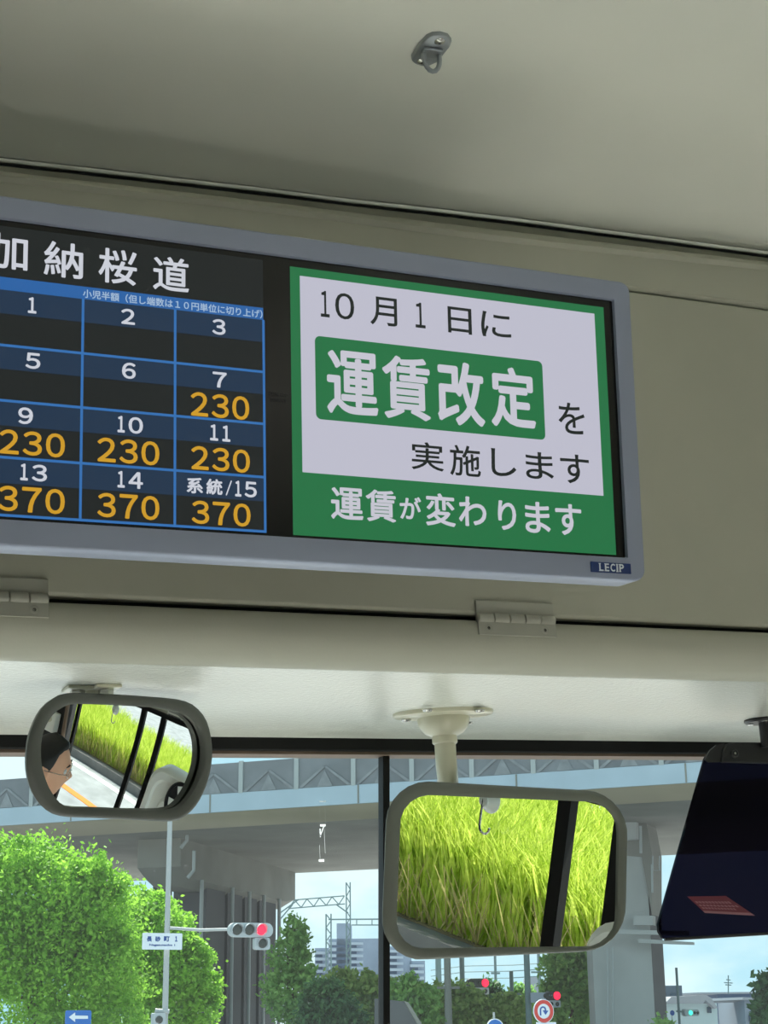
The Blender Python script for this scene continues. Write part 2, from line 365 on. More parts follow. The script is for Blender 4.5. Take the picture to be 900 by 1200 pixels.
extrude([(YG-.06, .36), (YG-.06, 1.06), (YG-.10, 1.09), (YG-.52, 1.04), (YG-.58, .98), (YG-.60, .85), (YG-.52, .36)], XL+.02, XR-.16).build('added_dashboard_shell', mat('added_dashboard_plastic', (222, 222, 218), rough=.6), db, smooth=40)
extrude([(YG-.53, 1.046), (YG-.30, 1.070), (YG-.30, 1.12), (YG-.50, 1.11)], 1.0, 1.55).build('added_instrument_hood', M['dark_plastic'], db, smooth=40)
zl = ZT + .0945                                         # fill lamps added over the aisle, unseen behind the camera, to brighten the interior
def fill_lamp(y0, y1, label):
    t = thing('fill_lamp', label, 'lamp', (1.0, (y0+y1)/2, zl), 'added fill lamps')
    MB().abox((.92, y0, zl-.035), (1.08, y1, zl)).build('fill_lamp_housing', M['white_plastic'], t, bevel=.008)
    MB().abox((.935, y0+.02, zl-.041), (1.065, y1-.02, zl-.034)).build('fill_diffuser', mat('fill_lamp_diffuser', (240, 240, 232), rough=.6, emit=(255, 250, 235), estr=.8), t)
    l = bpy.data.lights.new('fill_light', 'AREA'); l.shape = 'RECTANGLE'; l.size = .13; l.size_y = y1-y0-.05; l.energy = 14; l.spread = math.radians(62); l.color = (1, .99, .96)
    o = bpy.data.objects.new('fill_light', l); COL.objects.link(o); o.parent = t; o.location = (0, 0, -.046)
fill_lamp(-.95, .15, 'long added fill lamp over the front of the aisle'); fill_lamp(-3.2, -2.1, 'long added fill lamp over the rear of the aisle')
# side walls with window openings (y ranges); glass in every one
def side_wall(x0, x1, nm, zs, zt, openings, wmat):
    mb = MB(); mb.abox((x0, -7, .35), (x1, YG+.06, zs)); mb.abox((x0, -7, zt), (x1, YG+.06, ZT+.14))
    ys = [-7.0] + [q for o in openings for q in o] + [YG+.06]
    for i in range(0, len(ys), 2): mb.abox((x0, ys[i], zs), (x1, ys[i+1], zt))
    return struct(mb.build(nm, wmat))
WIN_T = 1.995
R_OPEN = [(-6.6, -5.3), (-5.2, -3.9), (-3.8, -2.5), (-2.4, -.62), (.15, 1.45)]
side_wall(XR, XR+.05, 'wall_right', 1.02, WIN_T, R_OPEN, M['panel'])
L_OPEN = [(-6.6, -5.3), (-5.2, -3.9), (-3.8, -2.5)]
side_wall(XL-.05, XL, 'wall_left', 1.02, WIN_T+.1, L_OPEN, M['dark_wall'])
k = 3
for (y0, y1) in R_OPEN:
    struct(MB().add([(XR+.03, y0, 1.02), (XR+.03, y1, 1.02), (XR+.03, y1, WIN_T), (XR+.03, y0, WIN_T)], [(0, 1, 2, 3)]).build(f'window_{k}', M['side_glass'], cleanup=False), 'right side window pane'); k += 1
for (y0, y1) in L_OPEN:
    struct(MB().add([(XL-.03, y0, 1.02), (XL-.03, y1, 1.02), (XL-.03, y1, WIN_T+.1), (XL-.03, y0, WIN_T+.1)], [(0, 1, 2, 3)]).build(f'window_{k}', M['side_glass'], cleanup=False), 'left side window pane'); k += 1
# black frames of the driver's window
for i, (y0, y1) in enumerate([(.192, .212), (.634, .664), (.764, .796)]):
    struct(MB().abox((XR+.008, y0, 1.0), (XR+.028, y1, WIN_T+.01)).build(f'trim_{6+i}', M['rubber']), 'black upright frame of the driver window')
struct(MB().abox((XR-.014, -.62, WIN_T-.006), (XR+.028, 1.46, WIN_T+.012)).build('trim_9', M['rubber']), 'black top frame of the driver window')
struct(MB().abox((XR-.02, -.6, .9), (XR+.054, .153, WIN_T+.3)).build('trim_10', M['dark_wall']), 'dark pillar behind the driver window')
struct(MB().tube([(XR-.03, .165, .95), (XR-.03, .165, 1.7), (XR-.06, .15, 2.2)], .012, 8).build('trim_11', M['brown']), 'brown edge of the dark pillar')

# ------------------------------------------------------------------ the double fare display
DN = nrm(np.cross(X, VDISP))                            # faces the passengers
D0 = np.array([.6427, YP-.034, 0]); D0 = onp(530, 480, D0, DN)
DP = Plane2(D0, X, VDISP)
disp = thing('fare_display', 'wide grey-framed double screen with fare table and green notice above the windscreen', 'display', D0 - VDISP*.17)
aR, bT = DP.uv(738, 331); aR2, bB = DP.uv(757, 681); aR = (aR+aR2)/2
iT = DP.uv(560, 318.5)[1]; iT = (DP.uv(0, 253.3)[1] + DP.uv(720, 351.5)[1])/2; iB = (DP.uv(340, 627.9)[1] + DP.uv(735, 654.8)[1] + DP.uv(0, 609)[1])/3; iR = (DP.uv(720.5, 352)[0] + DP.uv(735.6, 654)[0])/2
gL = DP.uv(343.3, 470)[0]; lR = DP.uv(311.5, 480)[0]
lL = lR - (DP.uv(717, 505)[0] - gL) - .004; iL = lL - (iR - DP.uv(717, 505)[0]); aL = iL - (aR - iR)
def rrect(a0, b0, a1, b1, r, n=5):
    out = []
    for cx, cy, t0 in ((a1-r, b1-r, 0), (a0+r, b1-r, 90), (a0+r, b0+r, 180), (a1-r, b0+r, 270)):
        for i in range(n+1):
            t = math.radians(t0 + 90*i/n); out.append((cx+r*math.cos(t), cy+r*math.sin(t)))
    return out
def ring(pts, h): return [DP.p(a, b, h) for a, b in pts]
mb = MB()
mb.loft([ring(rrect(aL+.004, bB+.004, aR-.004, bT-.004, .006), -.0325), ring(rrect(aL, bB+.0, aR, bT, .008), -.028), ring(rrect(aL, bB, aR, bT, .009), -.0016), ring(rrect(aL+.0007, bB+.0007, aR-.0007, bT-.0007, .008), -.0003), ring(rrect(aL+.0018, bB+.0018, aR-.0018, bT-.0018, .0075), 0),
         ring(rrect(iL, iB, iR, iT, .001), 0), ring(rrect(iL+.0006, iB+.0006, iR-.0006, iT-.0006, .001), -.003)])
mb.build('bezel', M['bezel'], disp, smooth=50)
mb = MB().prism([DP.p(iL, iB, -.0035), DP.p(iR, iB, -.0035), DP.p(iR, iT, -.0035), DP.p(iL, iT, -.0035)], -DN*.02)
mb.build('screen_surround', M['black_gloss'], disp)
h0 = -.0033
# --- left screen
sT, sB = DP.uv(150, 283)[1], DP.uv(150, 612.6)[1]
e = .0003
sTL = (DP.uv(0, 262)[1] + DP.uv(309, 303)[1])/2
scr = DP.rect(MB(), lL, (DP.uv(0, 604)[1]+DP.uv(313, 622)[1])/2, lR, sTL, h0)
scr = scr.build('fare_table_screen', S['cell'], disp, cleanup=False)
def row(y0, y311): return (DP.uv(0, y0)[1] + DP.uv(311, y311)[1])/2
bandT, bandB = row(321.5, 360.2), row(337.6, 373.3)
rows = [bandB, row(402.7, 434.6), row(467.2, 496), row(535.6, 557), row(603.0, 621.5)]
heads = [row(364.4, 400.3), row(431, 460.2), row(496.7, 523.2), row(566.6, 584.8)]
cA = (DP.uv(96.6, 349)[0]+DP.uv(97.4, 606)[0])/2; cB = (DP.uv(205.6, 363)[0]+DP.uv(207.4, 614)[0])/2; cR = (DP.uv(309.4, 373)[0]+DP.uv(313.4, 621)[0])/2
cw = cB - cA; cZ = cA - cw
mb = MB()
for t, q in zip(rows[:4], heads): DP.rect(mb, lL, q, cR, t, h0+e)
mb.build('zone_number_cells', S['head'], scr, cleanup=False)
DP.rect(MB(), lL, bandB, cR, bandT, h0+e).build('note_band', S['band'], scr, cleanup=False)
mb = MB(); lw = .0009
for t in rows[1:]: DP.rect(mb, lL, t-lw, cR+lw, t+lw, h0+2*e)
for a in (cZ, cA, cB, cR): DP.rect(mb, a-lw, rows[-1]-lw, a+lw, bandB, h0+2*e)
mb.build('grid_lines', S['line'], scr, cleanup=False)
for c, tl, br in [('加', (-12, 269), (33.2, 317)), ('納', (53, 279.5), (98.3, 326.5)), ('桜', (117, 287.7), (161.6, 334)), ('道', (180.8, 297.2), (223, 342.3))]:
    DP.text(MB(), c, tl, br, h0+2*e, .0004).build('stop_name_character', S['white'], scr, cleanup=False)
DP.text(MB(), '小児半額（但し端数は１０円単位に切り上げ）', (98.4, 337), (309.2, 372), h0+2*e, .00012).build('note_lettering', S['note'], scr, cleanup=False)
bw = .00035
for c, tl, br in [('１', (34, 346.5), (43.5, 366.4)), ('２', (143.3, 359.8), (159.3, 379.8)), ('３', (250, 372), (265.7, 392)), ('５', (31, 411.5), (48.2, 432)), ('６', (144.2, 423), (160.2, 443.6)), ('７', (250.5, 434.2), (267, 454)), ('９', (22.5, 475.7), (39.5, 496.8))]:
    DP.text(MB(), c, tl, br, h0+3*e, bw).build('zone_numeral', S['white'], scr, cleanup=False)
for c, tl, br in [('１０', (139, 486), (168.7, 508)), ('１１', (247.5, 496), (271.3, 517)), ('１３', (25, 542), (56, 564)), ('１４', (139, 550.7), (168.7, 572.4)), ('系統／１５', (220, 558), (302.4, 582.6))]:
    DP.line(MB(), c, tl, br, h0+3*e, bw).build('zone_numeral', S['white'], scr, cleanup=False)
for c, tl, br in [('２３０', (224.8, 457.6), (293.6, 492)), ('２３０', (.6, 501.4), (77, 536)), ('２３０', (115.4, 511), (188, 545.2)), ('２３０', (225.4, 521), (294.4, 554)), ('３７０', (-1, 567.5), (76.8, 602.4)), ('３７０', (115.4, 576), (188, 609.4)), ('３７０', (226, 585.2), (295.2, 617))]:
    DP.line(MB(), c, tl, br, h0+3*e, .0004, .2).build('fare_numeral', S['amber'], scr, cleanup=False)
# --- the strip between the two screens
mb = MB(); x0, x1 = DP.uv(313.5, 480)[0], DP.uv(341, 480)[0]
DP.text(mb, 'DUAL LCD', (317, 457.5), (339.5, 463.6), h0+e); DP.text(mb, 'DISPLAY', (319, 465), (338, 470.4), h0+e)
mb.build('divider_lettering', S['dim'], disp, cleanup=False)
# --- right screen
g0 = (DP.uv(340.6, 311)[0] + DP.uv(346.6, 626)[0])/2; g1 = (DP.uv(711, 358)[0] + DP.uv(723.6, 649)[0])/2
gT = (DP.uv(340.6, 311.2)[1] + DP.uv(711, 357.8)[1])/2; gB = (DP.uv(346.6, 626.3)[1] + DP.uv(723.6, 649.2)[1])/2
ns = DP.rect(MB(), g0, gB, g1, gT, h0).build('notice_screen', S['green'], disp, cleanup=False)
p0 = (DP.uv(352.2, 321.9)[0]+DP.uv(357.3, 552.4)[0])/2; p1 = (DP.uv(699.2, 365.8)[0]+DP.uv(709.4, 580)[0])/2
pT = (DP.uv(352.2, 321.9)[1]+DP.uv(699.2, 365.8)[1])/2; pB = (DP.uv(357.3, 552.4)[1]+DP.uv(709.4, 580)[1])/2
DP.rect(MB(), p0, pB, p1, pT, h0+e).build('notice_page', S['page'], ns, cleanup=False)
q0 = (DP.uv(370, 391.4)[0]+DP.uv(372.6, 489.5)[0])/2; q1 = (DP.uv(637.8, 423)[0]+DP.uv(641, 515)[0])/2
qT = (DP.uv(370, 391.4)[1]+DP.uv(637.8, 423)[1])/2; qB = (DP.uv(372.6, 489.5)[1]+DP.uv(641, 515)[1])/2
MB().add([DP.p(a, b, h0+2*e) for a, b in rrect(q0, qB, q1, qT, .004)], [tuple(range(24))]).build('headline_box', S['green'], ns, cleanup=False)
for c, tl, br in [('１', (377, 339), (388, 371)), ('０', (394, 341), (417, 374.5)), ('月', (435, 345.2), (467.4, 382.4)), ('１', (488, 352.8), (500.5, 383.9)), ('日', (526, 357.5), (555, 391.6)), ('に', (565, 362.6), (601.2, 396.7)),
                  ('を', (655.5, 469.6), (688.2, 509.2)), ('実', (483.3, 515.8), (522, 552)), ('施', (528.3, 519.6), (565.6, 558.7)), ('し', (577, 524), (607.3, 558.7)), ('ま', (617.2, 527.6), (651.2, 562.2)), ('す', (657.8, 530.2), (693.3, 567.4))]:
    DP.text(MB(), c, tl, br, h0+3*e, .00022).build('notice_character', S['ink'], ns, cleanup=False)
for c, tl, br, w in [('運', (383.6, 407.5), (445.2, 488.6), .0010), ('賃', (448.6, 413.7), (506.8, 493.8), .0010), ('改', (512.8, 420.2), (570.7, 500.8), .0012), ('定', (575.2, 426.8), (630.3, 503.2), .0012),
                  ('運', (388.8, 569.4), (427.5, 609.8), .0005), ('賃', (429.7, 572), (466, 612.2), .0005), ('が', (469.5, 580.3), (495.5, 608.8), .0004), ('変', (499.7, 576.2), (535.9, 617.2), .0005), ('わ', (538.5, 580.2), (572.2, 617.3), .0005),
                  ('り', (584.5, 585.3), (607.2, 621.5), .0005), ('ま', (616.2, 586.4), (647.3, 625.2), .0005), ('す', (651.8, 588.8), (684.2, 627.8), .0005)]:
    DP.text(MB(), c, tl, br, h0+4*e, w).build('headline_character' if tl[1] < 540 else 'footer_character', S['pagewhite'], ns, cleanup=False)
# --- maker badge on the frame
c0 = DP.uv(692, 664)[0]; c1 = DP.uv(738.8, 667)[0]; d1 = (DP.uv(692.2, 658.2)[1]+DP.uv(738.7, 660.8)[1])/2; d0 = (DP.uv(692.2, 670.2)[1]+DP.uv(738.7, 672.8)[1])/2
bd = MB().prism([DP.p(c0, d0, 0), DP.p(c1, d0, 0), DP.p(c1, d1, 0), DP.p(c0, d1, 0)], DN*.0006).build('badge', mat('badge_blue', (28, 54, 112), rough=.4), disp)
bd['label'] = 'small blue badge with white capitals'
mb = MB(); xs = [701.4, 708.0, 714.6, 721.6, 724.9, 731.8]
for i, ch in enumerate('LECIP'):
    y = 659.9 + (xs[i]-701)*.05
    DP.text(mb, ch, (xs[i], y), (xs[i+1]-1.0, y+9.6), .0007, .00022)
    a0, b1 = DP.uv(xs[i], y); a1, b0 = DP.uv(xs[i+1]-1.6, y+9.6)     # little serifs
    if ch in 'LEIP':
        for bb in (b0, b1-.0006): DP.rect(mb, a0-.0004, bb, a0+.0016, bb+.0006, .00072)
mb.build('badge_lettering', M['sign_white'], bd, cleanup=False)

# ------------------------------------------------------------------ hinges on the lid
HP = Plane2((0, YP-.0005, 0), X, Z)
def hinge(px0, label):
    # measured on the right hinge: leaf x 555.5..646, upper leaf y 703..719, barrel 719..731, lower leaf 731..746
    a0, bT_ = HP.uv(556, 703.6); a1 = HP.uv(646.3, 708)[0]; bK1 = HP.uv(556, 718.6)[1]; bK0 = HP.uv(556, 730.6)[1]; bB_ = HP.uv(556, 744.5)[1]
    t = thing('hinge', label, 'hinge', HP.p((a0+a1)/2, bK0, 0), 'hinges of the front panel')
    mid = (bK0+bK1)/2; r = (bK1-bK0)/2*1.02
    MB().prism([HP.p(a0, mid, 0), HP.p(a1, mid, 0), HP.p(a1, bT_, 0), HP.p(a0, bT_, 0)], -Y*.0022).build('upper_leaf', M['hinge'], t, bevel=.0004)
    lf = MB().prism([HP.p(a0, bB_, .0025), HP.p(a1, bB_, .0025), HP.p(a1, mid, .0025), HP.p(a0, mid, .0025)], -Y*.0022).build('lower_leaf', M['hinge'], t, bevel=.0004)
    for i in range(5):
        u0 = a0 + (a1-a0)*i/5 + .0004; u1 = a0 + (a1-a0)*(i+1)/5 - .0004
        MB().lathe(HP.p(u0, mid, .0022), X, [(0, r*.8), (.0005, r), (u1-u0-.0005, r), (u1-u0, r*.8)], 16).build('knuckle', M['hinge'], t)
    for px, py in ((570, 737), (635.8, 739.8)):
        a, b_ = HP.uv(px, py)
        sc = MB().lathe(HP.p(a, b_, .0038), -Y, [(0, .0037), (.0008, .0037), (.0013, .0028), (.0013, .0016), (.0004, .0012)], 20).build('screw', M['hinge'], t)
        MB().lathe(HP.p(a, b_, .0042), -Y, [(0, .0017), (.0005, .0017)], 6).build('screw_socket', M['rubber'], sc)
    return t
def dup(root, loc, label=None):
    r = root.copy(); COL.objects.link(r); r.location = loc
    if label: r['label'] = label
    for ch in list(root.children):
        c = ch.copy(); COL.objects.link(c); c.parent = r
        for gch in ch.children:
            d = gch.copy(); COL.objects.link(d); d.parent = c
    return r
h1 = hinge(0, 'painted piano-style hinge below the green notice screen')
dx = HP.uv(54.6, 690)[0] - HP.uv(646.3, 719)[0]
dup(h1, (h1.location[0]+dx, h1.location[1], h1.location[2]), 'painted hinge cut by the left picture edge, below the fare table')

# ------------------------------------------------------------------ ceiling hook
bpy.context.view_layer.update()
_ok, _l, _n, _i = ceil_o.ray_cast(Vector(CAM), Vector(nrm(ray(503, 58))))
HK, HN = np.array(_l), nrm(np.array(_n)); HN = HN if HN[2] < 0 else -HN      # the ceiling where the hook sits
def onc(px, py, h=0.0): return onp(px, py, HK + HN*h, HN)
hk = thing('ceiling_hook', 'small galvanised ring hook screwed to the ceiling', 'hook', onc(505, 60))
out = [(270, 300), (330, 205), (385, 145), (430, 125), (490, 122), (545, 138), (573, 172), (560, 212), (500, 285), (460, 330), (400, 357), (350, 360), (300, 345), (275, 322)]
poly = [onc(440+x/6.43, 20+y/6.43, .002) for x, y in out]
cen = np.mean(poly, 0)
MB().loft([[q - HN*.003 for q in poly], [q + HN*.001 for q in poly], [cen + (q-cen)*.94 + HN*.0022 for q in poly]], True, True).build('plate', M['zinc'], hk, smooth=50)
for x, y in ((485, 183), (350, 333)):
    c = onc(440+x/6.43, 20+y/6.43, .0042); s_ = MB().lathe(c, HN, [(-.001, .0048), (.0004, .0046), (.0016, .003), (.0019, .0012), (.0006, .001)], 20).build('screw', M['steel'], hk)
A = onc(440+362/6.43, 20+248/6.43, .004); B = onc(440+478/6.43, 20+262/6.43, .004); Cc = (A+B)/2
pts = [A + Z*.002, A - Z*.006]
for i in range(9):
    t = math.pi*i/8; pts.append(Cc + (A-Cc)*math.cos(t) - Z*(.008 + .0115*math.sin(t)))
pts += [B - Z*.006, B + Z*.002]
MB().tube(pts, .0021, 10).build('ring', M['zinc'], hk, smooth=60)
sad = MB().loft([[Cc + (A-Cc)*1.25*i + nrm(np.cross(A-Cc, HN))*.006*j + HN*h for i, j in ((-1, -1), (1, -1), (1, 1), (-1, 1))] for h in (.001, .0035)], True, True).build('ring_saddle', M['zinc'], hk, bevel=.0008)

# ------------------------------------------------------------------ mirrors
def nvec(yaw, pit):
    yaw, pit = math.radians(yaw), math.radians(pit); return np.array([math.sin(yaw)*math.cos(pit), -math.cos(yaw)*math.cos(pit), -math.sin(pit)])
def smooth_loop(pts, n=72):
    """closed Catmull-Rom through the traced points, resampled evenly"""
    P = np.array(pts, float); m = len(P); dense = []
    for i in range(m):
        p0, p1, p2, p3 = P[i-1], P[i], P[(i+1) % m], P[(i+2) % m]
        for t in np.linspace(0, 1, 12, endpoint=False):
            dense.append(.5*((2*p1)+(-p0+p2)*t+(2*p0-5*p1+4*p2-p3)*t*t+(-p0+3*p1-3*p2+p3)*t**3))
    D = np.array(dense); ang = np.unwrap(np.arctan2(D[:, 1]-D[:, 1].mean(), D[:, 0]-D[:, 0].mean()))
    seg = np.r_[0, np.cumsum(np.linalg.norm(np.diff(np.vstack([D, D[:1]]), axis=0), axis=1))]; L = seg[-1]
    # start where the loop crosses the right-hand axis so that loops match each other
    cen = (D.max(0)+D.min(0))/2; i0 = np.argmin(np.where(D[:, 0] > cen[0], np.abs(D[:, 1]-cen[1]), 1e9)); D = np.roll(D, -i0, 0)
    seg = np.r_[0, np.cumsum(np.linalg.norm(np.diff(np.vstack([D, D[:1]]), axis=0), axis=1))]; D2 = np.vstack([D, D[:1]]); t = np.linspace(0, seg[-1], n, endpoint=False)
    q = np.c_[np.interp(t, seg, D2[:, 0]), np.interp(t, seg, D2[:, 1])]
    if np.sum(q[:, 0]*np.roll(q[:, 1], -1) - np.roll(q[:, 0], -1)*q[:, 1]) < 0: q = np.roll(q[::-1], 1, 0)
    return q
def pix_rr(x0, y0, x1, y1, x2, y2, x3, y3, r):
    """rounded quadrilateral in pixels, corners TL TR BR BL"""
    C4 = [np.array(c, float) for c in ((x0, y0), (x1, y1), (x2, y2), (x3, y3))]; out = []
    for i in range(4):
        a, c, b = C4[i-1], C4[i], C4[(i+1) % 4]; u, v = nrm(a-c), nrm(b-c); s_ = c+u*r; e_ = c+v*r
        for t in np.linspace(0, 1, 7):
            # circle-like corner
            k_ = .5523; c1_, c2_ = s_ - u*r*k_, e_ - v*r*k_
            out.append((1-t)**3*s_ + 3*(1-t)**2*t*c1_ + 3*(1-t)*t*t*c2_ + t**3*e_)
        nx = C4[(i+1) % 4]; n_ = C4[(i+1) % 4]; f_ = nrm(C4[i]-n_)
        out += [e_ + (n_+f_*r - e_)*q for q in (.33, .66)]
    return out
def mirror_frame(outer, inner, Pm, nm, depth, lip=.004):
    pr = lambda L, h: [onp(x, y, Pm, nm) + nm*h for x, y in L]
    co = outer.mean(0); sc = lambda L, k: co + (L-co)*k
    loops = [pr(sc(outer, .80), -depth), pr(sc(outer, .90), -depth*.9), pr(sc(outer, .96), -depth*.6), pr(sc(outer, .99), -depth*.25), pr(outer, -.0008), pr(outer*.8+inner*.2, .0016), pr(outer*.55+inner*.45, .0022), pr(outer*.2+inner*.8, .0014), pr(inner, 0), pr(inner, -lip)]
    return MB().loft(loops, True, False)
# right mirror: flat
flange_c = onz(518, 836, ZU)
nR = nvec(9.0, 9.4)
PR = at(592, 1021, 1.0); PR = CAM + (PR-CAM)*(flange_c[1]/(PR-CAM)[1])
oR = smooth_loop(pix_rr(455, 913, 737, 929, 733, 1113, 447, 1127, 50))
iR_ = smooth_loop(pix_rr(470.5, 930.5, 726, 941, 723, 1109, 463.5, 1112, 34))
rm = thing('interior_mirror', 'rounded rectangular mirror on a cream stem, reflecting bright green grass', 'mirror', flange_c)
mirror_frame(oR, iR_, PR, nR, .014).build('frame', M['mframe_l'], rm, smooth=55)
gl = [onp(x, y, PR, nR) - nR*.002 for x, y in iR_.mean(0) + (iR_-iR_.mean(0))*1.04]
MB().add(gl, [tuple(range(len(gl)))]).build('mirror_glass', M['mirror'], rm, cleanup=False, smooth=0)
# flange: an oval plate under the ceiling, cup and stem
fl = [onz(x, y, ZU) for x, y in ((461, 838), (470, 832), (490, 827.3), (518, 825), (548, 826), (567, 828), (577, 831.5), (576, 836))]
f0 = onz(460, 837.5, ZU); f1 = onz(578, 832, ZU); fc = (f0+f1)/2; fr_ = np.linalg.norm(f1-f0)/2
fu = nrm(f1-f0); fv = nrm(np.cross(Z, fu))
def oval(k, h, ky=1.0): return [fc + fu*fr_*k*math.cos(t) + fv*fr_*.62*k*ky*math.sin(t) + Z*h for t in np.arange(48)*2*math.pi/48]
MB().loft([oval(1, .001), oval(1, -.002), oval(.97, -.0036), oval(.2, -.0036)], True, True).build('flange', M['cream'], rm, smooth=50)
cup_c = onz(518, 838, ZU); stem_top = onz(521, 846, ZU)
st0 = np.array([*ony(520.5, 856, cup_c[1]+.0)]); st1 = ony(525, 915, cup_c[1])
ra = abs(ony(535, 880, cup_c[1])[0] - ony(512.5, 880, cup_c[1])[0])/2
ax_c = np.array([st0[0], cup_c[1], ZU])
MB().lathe(ax_c, -Z, [(.003, .0265), (.008, .0255), (.013, .0235), (.018, .019), (.021, .0125), (.0215, .0102)], 40).build('cup', M['cream'], rm, smooth=60)
MB().lathe(ax_c, -Z, [(.019, ra*1.18), (.0275, ra*1.18), (.029, ra*1.05)], 28).build('collar', M['cream'], rm)
MB().tube([ax_c - Z*.02, ax_c - Z*.05, np.array([st1[0], cup_c[1], st1[2]]), np.array([st1[0]+.002, cup_c[1]+.02, st1[2]-.012]), PR - nR*.018 + Z*.03], [ra, ra, ra, ra, ra*.8], 24).build('stem', M['cream'], rm, smooth=60)
MB().lathe(PR - nR*.042, nR, [(0, .016), (.012, .022), (.022, .024)], 24).build('ball_socket', M['dark_plastic'], rm)
for x, y in ((501, 831.5), (562, 832), (476, 843), (548, 846)):
    c = onz(x, y, ZU-.0036); MB().lathe(c, -Z, [(0, .0050), (.0008, .0050), (.0022, .0038), (.0022, .0014), (.001, .001)], 18).build('screw', M['steel'], rm)
# left mirror: convex
fl2 = onz(105, 806, ZU)
nL = nvec(21.5, 14.5); RL = .92
PL = at(141, 888, 1.0); PL = CAM + (PL-CAM)*(fl2[1]/(PL-CAM)[1])
oL = smooth_loop([(81, 812.2), (125, 813.3), (170, 816), (212, 820.3), (231, 829.5), (244, 848), (249.3, 880), (245, 912), (234, 938.7), (220, 954.7), (203, 962.5), (160, 961.3), (115, 959), (73, 956.8), (54, 949), (40.5, 933), (33, 912), (31.7, 886), (36, 858.5), (48, 832.5), (63, 818.6)])
iL_ = smooth_loop([(79, 826.5), (98, 825.2), (150, 827.3), (193, 830.8), (217, 837.5), (233, 853.5), (239.7, 878), (236, 906.5), (223, 933), (204, 948.7), (160, 949.5), (120, 948), (79, 945.5), (60.5, 928.5), (50, 901.5), (48, 877), (51.5, 856), (62.5, 837)])
om = thing('oval_mirror', 'convex oval mirror in dark frame reflecting a person with glasses', 'mirror', fl2)
mirror_frame(oL, iL_, PL, nL, .014, .006).build('frame', M['mframe_d'], om, smooth=55)
sc_ = PL - nL*(RL + .0035); verts = []; faces = []; ce = iL_.mean(0); NR, NS = 26, len(iL_)
def sph(px, py):
    d = nrm(ray(px, py)); oc = CAM - sc_; b_ = oc.dot(d); return CAM + d*(-b_ - math.sqrt(b_*b_ - oc.dot(oc) + RL*RL))
for r_ in range(1, NR+1): verts += [sph(*(ce + (q-ce)*1.05*r_/NR)) for q in iL_]
verts.append(sph(*ce)); last = len(verts)-1
faces += [(last, i, (i+1) % NS) for i in range(NS)]
for r_ in range(NR-1):
    for i in range(NS): faces.append((r_*NS+i, (r_+1)*NS+i, (r_+1)*NS+(i+1) % NS, r_*NS+(i+1) % NS))
faces = [f_[::-1] for f_ in faces]
mg = MB().add(verts, faces).build('mirror_glass', M['mirror'], om, cleanup=False, smooth=0)
for q in mg.data.polygons: q.use_smooth = True
vn = [tuple(nrm(np.array(v)-sc_)) for v in verts]; mg.data.normals_split_custom_set_from_vertices(vn)
for x, y in ((91, 805.5), (124, 804)):
    c = onz(x, y, ZU); ft = MB().box(c - Z*.0015, X, Y, Z, (.011, .012, .0015)).build('mounting_foot', M['cream'], om, bevel=.001)
    MB().lathe(c - Z*.003, -Z, [(0, .0068), (.0048, .0066), (.0058, .005)], 6).build('bolt', M['steel'], ft, smooth=20)
cb = onz(109, 806, ZU)
MB().tube([cb, cb + Y*.008 - Z*.012, cb + Y*.022 - Z*.03, PL - nL*.016], .006, 14).build('bracket_rod', M['cream'], om, smooth=60)
MB().lathe(PL - nL*.034, nL, [(0, .012), (.01, .018), (.016, .02)], 24).build('ball_socket', M['dark_plastic'], om)

# ------------------------------------------------------------------ sun visor
YV = yend - .075
vp = [(900.5+180, 1078), (1060, 1086), (900, 1094.5), (800, 1101), (786, 1102), (777, 1099.5), (772.2, 1092), (771.5, 1083), (826, 889), (832, 879), (840, 873), (852, 871), (900, 872), (1090, 875)]
sv = thing('sun_visor', 'dark smoked see-through sun visor hanging at the right of the windscreen', 'sun visor', ony(880, 880, YV))
V_ = [ony(x, y, YV) for x, y in vp]
MB().prism(V_, Y*.0035).build('visor_panel', M['smoke'], sv)
br = [(846, 893.5), (848, 879), (852, 871.5), (862, 869.5), (900, 870), (1092, 873), (1092, 897), (900, 895)]
MB().prism([ony(x, y, YV-.0045) for x, y in br], Y*.0045).build('clamp_bar', M['dark_plastic'], sv, bevel=.0015)
br2 = [(826, 890), (832, 879.5), (839, 873.5), (850, 870.5), (848, 879), (846, 893), (830, 893.5)]
MB().prism([ony(x, y, YV-.0015) for x, y in br2], Y*.0015).build('corner_cap', M['dark_plastic'], sv)
c = ony(860.5, 883, YV-.0045); s_ = MB().lathe(c, -Y, [(0, .0048), (.001, .0048), (.002, .0036), (.001, .003), (.0005, .0015)], 20).build('screw', M['dark_plastic'], sv)
MB().lathe(c - Y*.0006, -Y, [(0, .0016), (.0012, .0014)], 6).build('screw_socket', M['steel'], s_)
c = ony(985, 872, YV-.004)
MB().tube([c, c + Z*.02, np.array([c[0], c[1], ZU])], .007, 14).build('arm', M['dark_plastic'], sv)
MB().tube([ony(779, 1101, YV-.001), ony(900, 1094, YV-.001), ony(1070, 1084, YV-.001)], .0016, 8).build('edge_trim', M['dark_plastic'], sv)
sk = MB().add([ony(680+x/3.75, 880+y/3.75, YV-.0006) for x, y in ((470, 640), (640, 637), (768, 724), (548, 712))], [(0, 1, 2, 3)]).build('painted_reflection', M['pink'], sv, cleanup=False)  # a label's reflection in the visor, painted on as flat colour
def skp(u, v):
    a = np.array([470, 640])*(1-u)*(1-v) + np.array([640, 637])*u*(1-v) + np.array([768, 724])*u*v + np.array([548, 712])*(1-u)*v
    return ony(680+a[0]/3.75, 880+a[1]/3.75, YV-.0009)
mb = MB()
